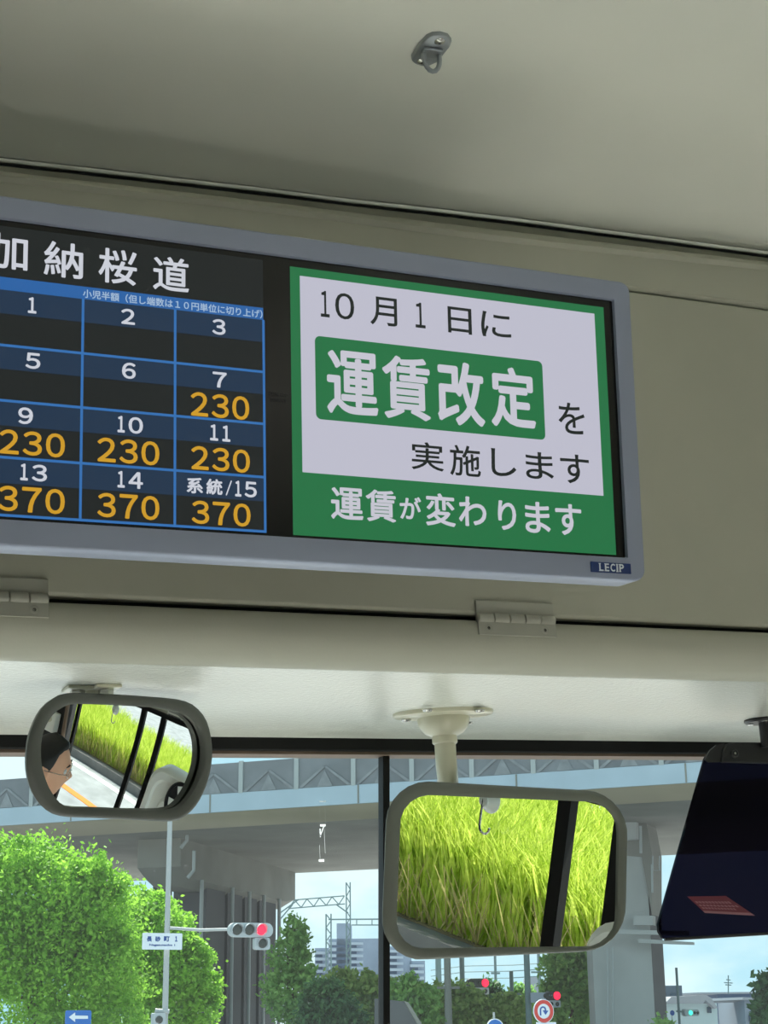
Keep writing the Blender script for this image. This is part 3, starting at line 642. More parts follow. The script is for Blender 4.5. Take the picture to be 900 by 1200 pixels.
for v0, v1, u1 in ((.28, .4, .9), (.48, .58, .95), (.64, .74, .8), (.86, 1, 1)):
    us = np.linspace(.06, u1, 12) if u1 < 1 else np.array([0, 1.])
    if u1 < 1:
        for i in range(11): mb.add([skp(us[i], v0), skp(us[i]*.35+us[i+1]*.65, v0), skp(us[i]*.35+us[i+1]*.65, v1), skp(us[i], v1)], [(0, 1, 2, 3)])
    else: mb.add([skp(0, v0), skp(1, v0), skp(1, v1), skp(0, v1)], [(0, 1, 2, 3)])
mb.build('painted_reflection_lines', M['pink_l'], sk, cleanup=False)
# round flange at the right edge
rc = onz(897, 843, ZU)
rf = thing('ceiling_flange', 'dark round flange with screws under the header at the right edge', 'bracket', rc)
MB().lathe(rc, -Z, [(0, .023), (.002, .023), (.0036, .021), (.0036, .009)], 40).build('flange_plate', M['dark_plastic'], rf)
MB().tube([rc - Z*.003, rc - Z*.03], .008, 16).build('post', M['dark_plastic'], rf)
for i in range(4):
    t = i*math.pi/2 + .9; MB().lathe(rc + X*.0165*math.cos(t) + Y*.0165*math.sin(t) - Z*.0036, -Z, [(0, .0036), (.001, .0036), (.0018, .002)], 14).build('screw', M['steel'], rf)
# old tape glue on the glass and a smear on the panel
mb = MB(); TP = Plane2((0, YG-.0012, 0), X, Z)
for x0, y0, x1, y1 in ((374, 938.5, 382, 940), (374, 938.5, 375.2, 967), (380.6, 938.5, 381.8, 967), (375, 966, 381.5, 968.5), (374.5, 971, 376, 981), (380, 972, 381, 1000), (374.3, 990, 375.3, 1008), (373.6, 1007, 380, 1009.8)):
    a0, b1 = TP.uv(x0, y0); a1, b0 = TP.uv(x1, y1); TP.rect(mb, a0, b0, a1, b1, 0)
a0, b0 = TP.uv(379, 968); a1, b1 = TP.uv(374.6, 980); mb.add([TP.p(a0, b0), TP.p(a0+.001, b0), TP.p(a1+.001, b1), TP.p(a1, b1)], [(0, 1, 2, 3)])
o = mb.build('tape_residue', M['tape'], None, TP.p(*TP.uv(377, 1009)), cleanup=False); tag(o, 'pale outline of removed tape on the left windscreen pane', 'tape mark')

# ------------------------------------------------------------------ OUTSIDE: ground and the opposite lane on the right
def gp(x, y, h=0.0): return np.array([x, y, (h - x*GUP[0] - y*GUP[1])/GUP[2]])
struct(MB().add([gp(-900, -300), gp(900, -300), gp(900, 1500), gp(-900, 1500)], [(0, 1, 2, 3)]).build('ground', M['asphalt'], cleanup=False), 'grey asphalt road surface')
def strip(x0, x1, y0, y1, h0_, h1_, nm, m, lab):
    return struct(MB().prism([gp(x0, y0, h0_), gp(x1, y0, h0_), gp(x1, y1, h0_), gp(x0, y1, h0_)], GUP*(h1_-h0_)).build(nm, m), lab)
strip(6.72, 6.90, -40, 20, .0, .006, 'road_marking_edge', M['line_white'], 'white edge line of the opposite lane')
strip(5.55, 5.72, -40, 20, .0, .006, 'road_marking_centre', M['line_orange'], 'orange centre line beside the bus')
strip(7.12, 7.30, -40, 20, .0, .15, 'kerb', M['kerb'], 'grey kerb below the grass')
strip(7.30, 10.2, -40, 20, .0, .16, 'ground_verge', M['soil'], 'brown soil under the grass')
def blades(n):
    v, f = [], []
    for i in range(n):
        y = rng.uniform(-12.5, .8); x = 7.36 + 2.4*rng.random()**1.4
        tall = np.interp(y, [-5.5, -3.2], [1.06, .72]); hgt = tall*rng.uniform(.72, 1.1)
        w = rng.uniform(.006, .015); a = rng.uniform(0, 2*math.pi); ln = rng.uniform(.05, .42)*hgt; la = rng.uniform(0, 2*math.pi)
        wd = np.array([math.cos(a), math.sin(a), 0])*w; le = np.array([math.cos(la), math.sin(la), 0])*ln; b0 = gp(x, y, .15); o = len(v)
        for t in (0, .4, .75, 1.0):
            c = b0 + GUP*hgt*(t - .18*t**3) + le*t**2.2; k = (1-t**2)*1.0 + .04
            v += [c - wd*k, c + wd*k]
        f += [(o+q, o+q+1, o+q+3, o+q+2) for q in (0, 2, 4)]
    return v, f
v, f = blades(46000)
gr = MB().add(v, f).build('reed_grass', M['grass'], None, gp(8, -5), cleanup=False, smooth=0)
tag(gr, 'tall bright green grass beyond the opposite lane, reflected in both mirrors', 'grass', kind='stuff')
v, f = [], []
for i in range(7000):
    y = rng.uniform(-12.5, .8); x = 7.33 + .7*rng.random()**1.5; hgt = rng.uniform(.15, .5); w = .006; a = rng.uniform(0, 6.28); la = rng.uniform(0, 6.28)
    wd = np.array([math.cos(a), math.sin(a), 0])*w; b0 = gp(x, y, .15); e_ = b0 + GUP*hgt + np.array([math.cos(la), math.sin(la), 0])*hgt*.6; o = len(v)
    v += [b0-wd, b0+wd, e_+wd*.3, e_-wd*.3]; f.append((o, o+1, o+2, o+3))
sg = MB().add(v, f).build('dry_grass', M['straw'], None, gp(7.5, -5), cleanup=False, smooth=0)
tag(sg, 'dry straw at the foot of the tall grass above the kerb', 'grass', kind='stuff')

# ------------------------------------------------------------------ things beside the driver, seen in the mirrors
cw_ = thing('moulded_panel', 'white rounded moulded panel with a small round fan, below the driver window', 'panel', (1.74, 1.02, .35))
def yz_rr(y0, z0, y1, z1, r, x):
    return [np.array([x, a, b]) for a, b in rrect(y0, z0, y1, z1, r, 6)]
yy0, yy1, zz1 = .86, 1.42, 1.845
MB().loft([yz_rr(yy0, .36, yy1, zz1, .07, 1.80), yz_rr(yy0, .36, yy1, zz1, .07, 1.70), yz_rr(yy0+.012, .372, yy1-.012, zz1-.012, .065, 1.685), yz_rr(yy0+.035, .4, yy1-.035, zz1-.035, .06, 1.685), yz_rr(yy0+.045, .41, yy1-.045, zz1-.045, .055, 1.70), yz_rr(yy0+.09, .45, yy1-.06, zz1-.085, .05, 1.70), yz_rr(yy0+.10, .46, yy1-.07, zz1-.095, .05, 1.685)], True, True).build('panel_body', M['white_plastic'], cw_, smooth=40)
fc_ = np.array([1.66, 1.065, 1.775]); fn_ = thing('small_fan', 'small round black fan on the white panel beside the driver', 'fan', fc_)
MB().lathe(fc_ + X*.025, -X, [(0, .03), (.02, .068), (.035, .072), (.04, .068), (.04, .060), (.02, .058), (.018, .01)], 36).build('housing', M['dark_plastic'], fn_)
MB().lathe(fc_ - X*.006, -X, [(0, .012), (.008, .010)], 20).build('hub', M['white_plastic'], fn_)
for i in range(4):
    t = i*math.pi/2+.4; d = np.array([0, math.cos(t), math.sin(t)]); e_ = np.array([0, -math.sin(t), math.cos(t)])
    MB().prism([fc_ + d*.011 - e_*.004, fc_ + d*.052 - e_*.020, fc_ + d*.055 + e_*.008, fc_ + d*.011 + e_*.005], -X*.003).build('blade', M['white_plastic'], fn_)
for (y0, y1, z0, z1, lab) in ((.80, .90, 1.985, 2.06, 'white notice sheet above the driver window, nearer the windscreen'), (.55, .61, 1.99, 2.035, 'small pale label above the driver window, nearer the pillar')):
    n_ = MB().abox((XR-.0015, y0, z0), (XR, y1, z1)).build('notice_sheet', M['paper'], None, (XR-.001, (y0+y1)/2, z0)); tag(n_, lab, 'notice', 'notices above the driver window')
    mb = MB()
    for j in range(5): mb.abox((XR-.0019, y0+.006, z0+(z1-z0)*(.14+j*.16)), (XR-.0015, y1-.006-.01*(j % 2), z0+(z1-z0)*(.20+j*.16)))
    mb.build('printed_lines', M['print'], n_)
sb = thing('switch_box', 'small white switch box on the dark pillar behind the driver', 'box', (1.77, .06, 1.72))
MB().abox((1.775, .02, 1.72), (1.82, .11, 1.82)).build('box_body', M['white_plastic'], sb, bevel=.006)
MB().lathe((1.775, .065, 1.785), -X, [(0, .016), (.008, .015), (.01, .011)], 18).build('dial', M['cream'], sb)
ck = np.array([XR+.027, .455, 1.935]); sh = thing('suction_hook', 'clear suction cup with a wire hook stuck on the driver window', 'hook', ck)
MB().lathe(ck, -X, [(.0, .024), (.003, .023), (.010, .014), (.016, .010), (.020, .011), (.022, .008)], 32).build('suction_cup', M['lamp_glass'], sh)
pts = [ck - X*.02 + Z*.004, ck - X*.022 - Z*.02, ck - X*.022 - Z*.045]
for i in range(7):
    t = math.pi*i/6; pts.append(ck - X*.022 + Y*(.013 - .013*math.cos(t)) - Z*(.045 + .013*math.sin(t)))
MB().tube(pts, .0022, 8).build('wire_hook', M['steel'], sh)

# the driver: one continuous body, hair, glasses and clothing as children
def skin_chain(joints, edges, root=0, sub=2):
    me = bpy.data.meshes.new('k'); me.from_pydata([tuple(j[0]) for j in joints], edges, [])
    o = bpy.data.objects.new('k', me); COL.objects.link(o)
    sk_ = o.modifiers.new('s', 'SKIN'); ss = o.modifiers.new('u', 'SUBSURF'); ss.levels = sub; ss.render_levels = sub
    for i, j in enumerate(joints):
        r_ = j[1]; me.skin_vertices[0].data[i].radius = (r_, r_) if not hasattr(r_, '__len__') else r_
    me.skin_vertices[0].data[root].use_root = True
    bpy.context.view_layer.update()
    m2 = bpy.data.meshes.new_from_object(o.evaluated_get(bpy.context.evaluated_depsgraph_get()))
    v = [np.array(q.co) for q in m2.vertices]; f = [tuple(q.vertices) for q in m2.polygons]
    bpy.data.objects.remove(o); bpy.data.meshes.remove(me); bpy.data.meshes.remove(m2); return v, f
HC = np.array([1.305, .545, 1.766]); hyaw = math.radians(-36)     # head turned to the right
hf = np.array([-math.sin(hyaw), math.cos(hyaw), 0]); hr = np.array([math.cos(hyaw), math.sin(hyaw), 0])
def gs(x, s): return math.exp(-(x/s)**2)
def head_pt(th, ph, k=1.0):          # th: azimuth from the face, ph: elevation
    d = np.array([math.sin(th)*math.cos(ph), math.cos(th)*math.cos(ph), math.sin(ph)])
    w, dp, h = .074, .094, .116
    x, y, z = d[0]*w, d[1]*dp, d[2]*h
    if z < -.02:
        q = (-.02-z)/.096; x *= 1-.30*q; y = y*(1-.16*q) + .012*q
    fr = max(0, d[1]); fx = x/.074
    y += .020*gs(fx, .17)*gs((z+.012)/.116, .20)*fr*(1.25 if z < -.008 else .8)          # nose
    y += .006*gs((z-.028)/.116, .12)*gs(fx, .55)*fr                                     # brow
    y -= .010*(gs(fx-.42, .2)+gs(fx+.42, .2))*gs((z-.008)/.116, .13)*fr                 # eye sockets
    y += .006*gs(fx, .3)*gs((z+.058)/.116, .08)*fr - .004*gs(fx, .35)*gs((z+.058)/.116, .018)*fr   # lips
    y += .010*gs(fx, .32)*gs((z+.094)/.116, .12)*fr                                     # chin
    return HC + (hr*x + hf*y + Z*z)*k
hv = [head_pt(2*math.pi*i/64, math.pi*(j/40-.5)) for j in range(1, 40) for i in range(64)]; hfc = []
for j in range(38):
    for i in range(64): hfc.append((j*64+i, j*64+(i+1) % 64, (j+1)*64+(i+1) % 64, (j+1)*64+i))
hv += [head_pt(0, -math.pi/2), head_pt(0, math.pi/2)]; nb_, nt_ = len(hv)-2, len(hv)-1
hfc += [(nb_, (i+1) % 64, i) for i in range(64)] + [(nt_, 38*64+i, 38*64+(i+1) % 64) for i in range(64)]
sx = 1.30; PELV = np.array([sx, .42, .95])
J = [(PELV, .14), (PELV+[0, .01, .2], .125), (PELV+[0, .03, .38], (.135, .11)), (PELV+[0, .05, .52], (.12, .085)), (HC+np.array([0, -.03, -.14]), .058), (HC+np.array([0, -.02, -.04]), .055)]
Ed = [(0, 1), (1, 2), (2, 3), (3, 4), (4, 5)]
def limb(start, pts):
    p = start
    for q, r_ in pts: J.append((np.asarray(q, float), r_)); Ed.append((p, len(J)-1)); p = len(J)-1
    return p
for s_ in (-1, 1):
    sh_ = PELV + [s_*.19, .04, .47]; el = PELV + [s_*.24, .16, .2]; wr = PELV + [s_*.13, .40, .16]
    w_ = limb(3, [(sh_, .062), ((sh_+el)/2, .05), (el, .042), ((el+wr)/2, .036), (wr, .026), (wr + [s_*-.012, .05, -.012], (.036, .018))])
    for k_, (off, ln) in enumerate(((-.028, .062), (-.010, .074), (.009, .070), (.026, .056))):
        c = wr + [s_*-.012 + off, .075, -.018]; limb(w_, [(c, .0095), (c + [0, ln*.55, -.014], .0085), (c + [0, ln*.85, -.038], .0075)])
    c = wr + [s_*-.046, .055, -.012]; limb(w_, [(c, .011), (c + [s_*-.012, .03, -.014], .009)])
    hp = PELV + [s_*.1, .06, -.03]; kn = PELV + [s_*.15, .46, -.03]; an = PELV + [s_*.14, .44, -.48]
    limb(0, [(hp, .095), ((hp+kn)/2, .082), (kn, .062), ((kn+an)/2 + [0, -.02, .05], .055), (an, .04), (an + [0, .08, -.05], .04), (an + [0, .19, -.065], .03)])
bv, bf = skin_chain(J, Ed)
per = MB().add(bv, bf).add(hv, hfc)
for s_ in (-1, 1):                    # ears
    ec = HC + hr*s_*.076 - hf*.008 + Z*(-.005)
    per.lathe(ec - hr*s_*.006, hr*s_, [(0, .010), (.004, .026), (.010, .028), (.012, .024), (.008, .014)], 16)
po = per.build('person', M['skin'], None, PELV - Z*.16)
rmh = po.modifiers.new('r', 'REMESH'); rmh.mode = 'VOXEL'; rmh.voxel_size = .006; rmh.use_smooth_shade = True
sm_ = po.modifiers.new('s', 'SMOOTH'); sm_.factor = .5; sm_.iterations = 3
bpy.context.view_layer.update()
me2 = bpy.data.meshes.new_from_object(po.evaluated_get(bpy.context.evaluated_depsgraph_get())); po.modifiers.clear(); po.data = me2
for q in me2.polygons: q.use_smooth = True
tag(po, 'seated person with short dark hair, glasses and dark jacket, head turned to the window', 'person')
mb = MB(); rws = []
for j in range(13):
    row_ = []
    for i in range(64):
        th = 2*math.pi*i/64; c = abs(((th+math.pi) % (2*math.pi))-math.pi)
        low = np.interp(c, [0, .75, 1.1, 1.35, 1.9, 2.4, 3.2], [.78, .72, .55, .08, -.12, -.52, -.58]); ph = low + (math.pi/2-.02-low)*j/12
        row_.append(head_pt(th, ph, 1.05 + .05*math.sin(math.pi*min(1, j/5+.05)) if j < 12 else 1.09) + Z*.003)
    rws.append(row_)
inner = [[HC + (q-HC)*.97 for q in rws[0]]]
mb.loft(inner + rws, False, True).build('hair', M['hair'], po, smooth=60)
gm = MB()
for s_ in (-1, 1):
    c = HC + hr*s_*.033 + hf*.099 + Z*.006
    gm.tube([c + hr*.024*math.cos(t)*1.05 + Z*.017*math.sin(t) - hf*.006*abs(math.cos(t))*(1 if math.cos(t)*s_ > 0 else 0) for t in np.linspace(0, 2*math.pi, 25)], .0016, 6, False)
    gm.tube([c + hr*s_*.026 - hf*.008, HC + hr*s_*.078 + hf*.06 + Z*.008, HC + hr*s_*.08 - hf*.005 + Z*.008], .0016, 6)
gm.tube([HC - hr*.009 + hf*.101 + Z*.008, HC + hf*.105 + Z*.010, HC + hr*.009 + hf*.101 + Z*.008], .0015, 6)
gm.build('glasses', M['steel'], po)
for s_ in (-1, 1):
    c = HC + hr*s_*.031 + hf*.079 + Z*.008
    ey = MB().lathe(c, hf, [(-.004, .010), (.003, .0095), (.006, .006), (.007, .002)], 16).build('eye', M['collar'], po)
    MB().lathe(c + hf*.006, hf, [(0, .0045), (.0018, .003)], 12).build('iris', M['hair'], ey)
    MB().tube([HC + hr*s_*.016 + hf*.094 + Z*.030, HC + hr*s_*.032 + hf*.093 + Z*.034, HC + hr*s_*.047 + hf*.082 + Z*.028], [.002, .0032, .0018], 8).build('eyebrow', M['hair'], po)
# jacket: torso and sleeves a little larger than the body
Jj = [(PELV+[0, 0, -.04], .158), (PELV+[0, .01, .2], .142), (PELV+[0, .03, .38], (.152, .127)), (PELV+[0, .05, .52], (.13, .098)), (PELV+[0, .06, .575], .085)]; Ej = [(0, 1), (1, 2), (2, 3), (3, 4)]
for s_ in (-1, 1):
    sh_ = PELV + [s_*.19, .04, .47]; el = PELV + [s_*.24, .16, .2]; wr = PELV + [s_*.13, .40, .16]; p_ = 3
    for q, r_ in ((sh_, .076), ((sh_+el)/2, .064), (el, .055), ((el+wr)/2, .049), (wr*.93+el*.07, .04)): Jj.append((q, r_)); Ej.append((p_, len(Jj)-1)); p_ = len(Jj)-1
v, f = skin_chain(Jj, Ej); MB().add(v, f).build('jacket', M['shirt'], po, smooth=80)
Jt = [(PELV, .15)]; Et = []
for s_ in (-1, 1):
    hp = PELV + [s_*.1, .06, -.03]; kn = PELV + [s_*.15, .46, -.03]; an = PELV + [s_*.14, .44, -.44]; p_ = 0
    for q, r_ in ((hp, .108), ((hp+kn)/2, .095), (kn, .075), ((kn+an)/2 + [0, -.02, .05], .068), (an, .056)): Jt.append((q, r_)); Et.append((p_, len(Jt)-1)); p_ = len(Jt)-1
v, f = skin_chain(Jt, Et); MB().add(v, f).build('trousers', M['seat'], po, smooth=80)
MB().lathe(PELV + [0, .062, .555], nrm(np.array([0, .02, .1])), [(0, .085), (.03, .07), (.05, .066), (.05, .062), (.02, .064)], 28, False).build('collar', M['collar'], po)
st_ = thing('driver_seat', 'dark fabric seat carrying the person with glasses', 'seat', (sx, .36, .35))
MB().abox((sx-.25, .16, .68), (sx+.25, .70, .80)).build('seat_cushion', M['seat'], st_, bevel=.04)
MB().abox((sx-.24, .04, .80), (sx+.24, .17, 1.5)).build('backrest', M['seat'], st_, bevel=.04)
MB().abox((sx-.16, .24, .352), (sx+.16, .58, .68)).build('pedestal', M['dark_wall'], st_, bevel=.01)

# ------------------------------------------------------------------ OUTSIDE AHEAD: the viaduct across the road
HS = 8.0                                                 # soffit height over the camera
SO = CAM + GUP*HS
def soff(px, py, h=0.0): return onp(px, py, SO + GUP*h, GUP)
A = soff(240, 971); B = soff(800, 938); vd = nrm(B-A); va = nrm(np.cross(GUP, vd)); va = va if va[1] > 0 else -va
C1 = soff(340, 1021.5); C2 = soff(800, 1003.5); wid = ((C1-A).dot(va) + (C2-A).dot(va))/2
def vpt(t, s_, z_): return A + vd*t + va*s_ + GUP*z_
via = thing('viaduct', 'long concrete road viaduct with pale blue edge and grey barrier crossing overhead', 'viaduct', gnd(vpt(5, 8, 0)))
def vsweep(sec, t0=-70, t1=70): return MB().loft([[vpt(t0, *q) for q in sec], [vpt(t1, *q) for q in sec]], True, True)
vsweep([(0, 0), (wid, 0), (wid+1.4, .55), (wid+1.4, 1.6), (-.2, 1.6), (-.2, .6)]).build('deck', M['conc'], via)
vsweep([(-1.5, .42), (-.1, -.02), (.05, .0), (.05, .7), (-1.5, .7)]).build('deck_edge', M['beige'], via)
vsweep([(-1.56, .40), (-1.2, .40), (-1.2, 1.10), (-1.56, 1.10)]).build('edge_girder', M['girder'], via)
FH = 2.28
fmb = vsweep([(-1.50, 1.05), (-1.44, 1.05), (-1.44, FH), (-1.50, FH)])
fpan = fmb.build('barrier_panel', M['fence'], via)
P4 = [vpt(t, -1.52, 1.12) for t in np.arange(-40, 40, 2.35)]
mb = MB()
for q in P4:
    q2 = q + vd*1.17
    for w0 in (q + vd*.15, q + vd*2.2):
        mb.prism([w0 - vd*.09, w0 + vd*.09, q2 + GUP*.78 + vd*.07, q2 + GUP*.78 - vd*.07], -va*.02)
    mb.prism([q + vd*.85 , q + vd*1.5, q2 + GUP*.62], -va*.015)
mb.build('barrier_bracing', M['stain'], fpan)
for i, q in enumerate(P4):
    if -8 < (q-A).dot(vd) < 20: MB().box(q + GUP*.58, vd, va, GUP, (.09, .05, .62)).build('barrier_post', M['galv'], via)
for t in np.arange(-20, 20, 6.2):
    MB().box(vpt(t+2.4, -1.565, .75), vd, va, GUP, (.03, .012, .34)).build('girder_joint', M['conc'], via)
for px, py in ((372, 946), (744, 940)):
    pass
# left pier: crosshead and columns
N_ = soff(222, 985); F_ = soff(346, 1022.5); cd = nrm(F_-N_); cs = nrm(np.cross(cd, GUP)); cs = cs if cs[0] < 0 else -cs      # cs points left
lp_ = thing('viaduct_pier', 'weathered concrete pier with long crosshead on dark columns, left of the mullion', 'pier', gnd((N_+F_)/2 + cs*1))
L_ = np.linalg.norm(F_-N_); hc_ = 1.55
def cpt(t, s_, z_): return N_ + cd*t + cs*s_ + GUP*z_
MB().loft([[cpt(t, 0, .05), cpt(t, 1.9, .05), cpt(t, 1.9, -hc_*k_), cpt(t, 1.5, -hc_*k_-.35*(k_ > .9)), cpt(t, .4, -hc_*k_-.35*(k_ > .9)), cpt(t, 0, -hc_*k_)] for t, k_ in ((-1.0, .75), (0, 1.0), (L_-1.5, 1.0), (L_, .85))], True, True).build('crosshead', M['conc'], lp_)
def col_px(x0, x1, ytop, d, m, nm, parent, depth=1.6):
    a = at(x0, ytop, d); b_ = at(x1, ytop, d); ax = nrm(b_-a - GUP*(b_-a).dot(GUP)); w = np.linalg.norm(b_-a)/2; c = (a+b_)/2; hgt = c.dot(GUP); ay = np.cross(GUP, ax)
    return MB().box(c - GUP*hgt/2 + ay*depth, ax, ay, GUP, (w, depth, hgt/2)).build(nm, m, parent)
dN = (N_-CAM).dot(HFW); dF = (F_-CAM).dot(HFW)
def cap_t(px):                            # how far along the crosshead a pixel column lies
    ts_ = np.linspace(-1, L_, 200); xs_ = []
    for t in ts_:
        q = RW.T @ (cpt(t, 0, -hc_) - CAM); xs_.append(450 + FOC*q[0]/q[2])
    return float(np.interp(px, xs_, ts_))
for x0, x1 in ((247, 269), (272, 289), (292, 306), (309, 328)):
    t0, t1 = cap_t(x0), cap_t(x1); q = cpt((t0+t1)/2, .95, -hc_*.9); hh = q.dot(GUP)
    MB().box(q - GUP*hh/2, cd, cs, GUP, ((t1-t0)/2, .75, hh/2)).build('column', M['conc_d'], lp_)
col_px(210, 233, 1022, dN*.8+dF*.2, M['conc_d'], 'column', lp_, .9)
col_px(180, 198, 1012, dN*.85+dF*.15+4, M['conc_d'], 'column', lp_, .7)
for x0, yt in ((234.5, 1040), (270.5, 1058), (290.5, 1062), (307.5, 1066), (325.5, 1064)):
    a = cpt(cap_t(x0), -.08, -hc_*.98); MB().tube([a, gnd(a)], .085, 10).build('drain_pipe', M['galv'], lp_)
for x0, y0, y1 in ((219.5, 963, 985), (227.5, 997, 1020)):
    a = at(x0, y0, dN-2); b_ = at(x0-.5, y1, dN-2); MB().tube([a, b_, b_ - GX*.25 - GUP*.3], .075, 8).build('drain_pipe', M['galv'], lp_)
# right pier
dR = dN - 4
rp_ = thing('viaduct_pier', 'pale concrete pier with white box, pipes and a service beam, right of the rectangular mirror', 'pier', gnd(at(728, 1200, dR)))
col_px(689, 757, 1000, dR, M['conc_l'], 'column', rp_, 1.0)
a0, a1 = at(757, 1104, dR), at(773, 1104, dR+2.2)
MB().prism([gnd(a0), gnd(a1), at(767, 1000, dR+2.2), at(752, 985, dR)], va*.6).build('column_side', M['conc_d'], rp_)
MB().prism([at(x, y, dR-.1) for x, y in ((680, 944), (745, 928), (757, 962), (764, 1000), (764, 1072), (752, 1004), (700, 1000))], va*1.8).build('corbel', M['conc'], rp_)
MB().prism([at(x, y, dR-.6) for x, y in ((728, 944), (745.5, 943), (746, 983), (728, 985))], va*.4).build('junction_box', M['conc_l'], rp_, bevel=.03)
for x, y0, y1, w in ((757, 935, 961, .07), (750.5, 968, 1000, .06), (764, 1013, 1046, .05), (712, 1110, 1200, .05), (718, 1110, 1200, .05)):
    MB().tube([at(x, y0, dR-.8), at(x+.5, y1, dR-.8)], w, 8).build('conduit', M['galv'], rp_)
MB().prism([at(x, y, dR-1) for x, y in ((690, 1088.5), (806, 1091), (806, 1096), (690, 1094))], va*.3).build('service_beam', M['conc_l'], rp_)
MB().prism([at(x, y, dR-.9) for x, y in ((742, 1073), (765, 1073), (765, 1084), (742, 1084))], va*.5).build('bearing_block', M['conc_l'], rp_)
MB().prism([at(x, y, dR-.9) for x, y in ((748, 1100), (812, 1104), (812, 1107), (748, 1105))], va*.3).build('service_rail', M['conc_l'], rp_)
MB().tube([at(765, 1003, dR-.5), at(765, 1020, dR-.5), at(773, 1020, dR-.5), at(773, 1003, dR-.5)], .035, 6).build('pipe_loop', M['galv'], rp_)

# ------------------------------------------------------------------ poles, signals, signs
def gpl(px, py, d): return Plane2(at(px, py, d), GX, GUP)      # upright drawing plane at a distance
def disc(mb, c, n, r, t=.0, k=28):
    n = nrm(n); a = nrm(np.cross(GUP, n)); b_ = np.cross(n, a)
    return mb.add([c + r*(a*math.cos(q) + b_*math.sin(q)) + n*t for q in np.arange(k)*2*math.pi/k], [tuple(range(k))])
dS = 40.0
ts = thing('traffic_signal', 'roadside mast with horizontal signal showing red and a lamp below it', 'traffic light', gnd(at(197, 1200, dS)))
tp_ = at(200, 925, dS); pw = 3.3/FOC*dS
MB().tube([tp_, gnd(tp_)], [pw*.8, pw*1.15], 14).build('mast', M['galv'], ts)
MB().tube([at(199, 1087.5, dS), at(208, 1088, dS), at(235, 1090, dS), at(272, 1089, dS)], pw*.55, 10).build('arm', M['galv'], ts)
gs_ = gpl(294, 1090, dS-.15)
def slab(g, px0, py0, px1, py1, t, nm, m, parent, r=.03, h=0.0):
    a0, b1 = g.uv(px0, py0); a1, b0 = g.uv(px1, py1); R_ = rrect(a0, b0, a1, b1, min(r, (a1-a0)*.45, (b1-b0)*.45), 4)
    return MB().loft([[g.p(a, b_, h-t) for a, b_ in R_], [g.p(a, b_, h) for a, b_ in R_]], True, True).build(nm, m, parent)
hd = slab(gs_, 269, 1081, 320, 1098.5, .16, 'signal_head', M['signal_body'], ts, .16)
def lens(g, px, py, rpx, m, nm, parent, h=.01, visor=None):
    a, b_ = g.uv(px, py); r_ = rpx/FOC*np.dot(g.o-CAM, cf)
    l_ = MB().lathe(g.p(a, b_, h), g.n, [(0, r_), (.02, r_*.9), (.03, r_*.4)], 20).build(nm, m, parent)
    if visor:
        vs = [[g.p(a + rr*math.cos(t), b_ + rr*math.sin(t), h+hh*(.35+.65*max(0, math.sin(t)))) for t in np.linspace(-.5, math.pi+.5, 17)] for rr, hh in ((r_*1.12, 0), (r_*1.12, visor), (r_*1.05, visor), (r_*1.05, 0))]
        MB().loft(vs, closed=False).build('visor', M['signal_body'], l_)
    return l_
for x, m in ((277.5, 'signal_dark'), (292, 'signal_dark'), (306, 'red')): lens(gs_, x, 1089.5, 6.2, M[m], 'lens', hd, .01, .16)
ab = slab(gs_, 298.5, 1098.8, 316.5, 1113, .14, 'arrow_box', M['signal_body'], ts, .05); lens(gs_, 307.5, 1105.5, 5.6, M['signal_dark'], 'lens', ab, .01, .12)
gs2 = gpl(190, 1103, dS-.25)
nb = slab(gs2, 167.3, 1093.2, 213.3, 1113, .03, 'junction_name_plate', M['sign_white'], ts, .02)
for c, x0, x1 in (('長', 172, 178), ('砂', 181.8, 188), ('町', 192, 198.6), ('１', 205, 208)): gs2.text(MB(), c, (x0, 1097.2), (x1, 1103.5), .004, .006).build('plate_character', M['sign_navy'], nb, cleanup=False)
gs2.text(MB(), 'Nagasunacho 1', (175, 1106), (205, 1109.4), .004, .003).build('plate_lettering', M['sign_navy'], nb, cleanup=False)
pb = slab(gpl(186, 1190, dS-.3), 180, 1187, 193.5, 1214, .2, 'pedestrian_signal', M['signal_body'], ts, .03)
MB().tube([at(182, 1184.5, dS-.2), at(198, 1185.5, dS-.1)], .05, 8).build('signal_bracket', M['galv'], ts)
lens(gpl(186, 1190, dS-.3), 186.5, 1195, 4.5, M['signal_dark'], 'lens', pb)
# one-way sign
dO = 26.0; go = gpl(91, 1192, dO)
ow = thing('one_way_sign', 'blue rectangular sign with white left arrow before the left trees', 'sign', gnd(at(91, 1200, dO)))
a_ = at(91, 1187, dO+.06); MB().tube([a_, gnd(a_)], .03, 10).build('pole', M['galv'], ow)
pl = slab(go, 77, 1184, 106.5, 1206, .02, 'plate', M['sign_blue'], ow, .03)
ar = [(80.5, 1192), (88, 1186.4), (88, 1190), (103, 1190.3), (103, 1194), (88, 1194), (88, 1197.8)]
MB().add([go.p(*go.uv(*q), .004) for q in ar], [tuple(range(7))]).build('arrow', M['sign_white'], pl, cleanup=False)
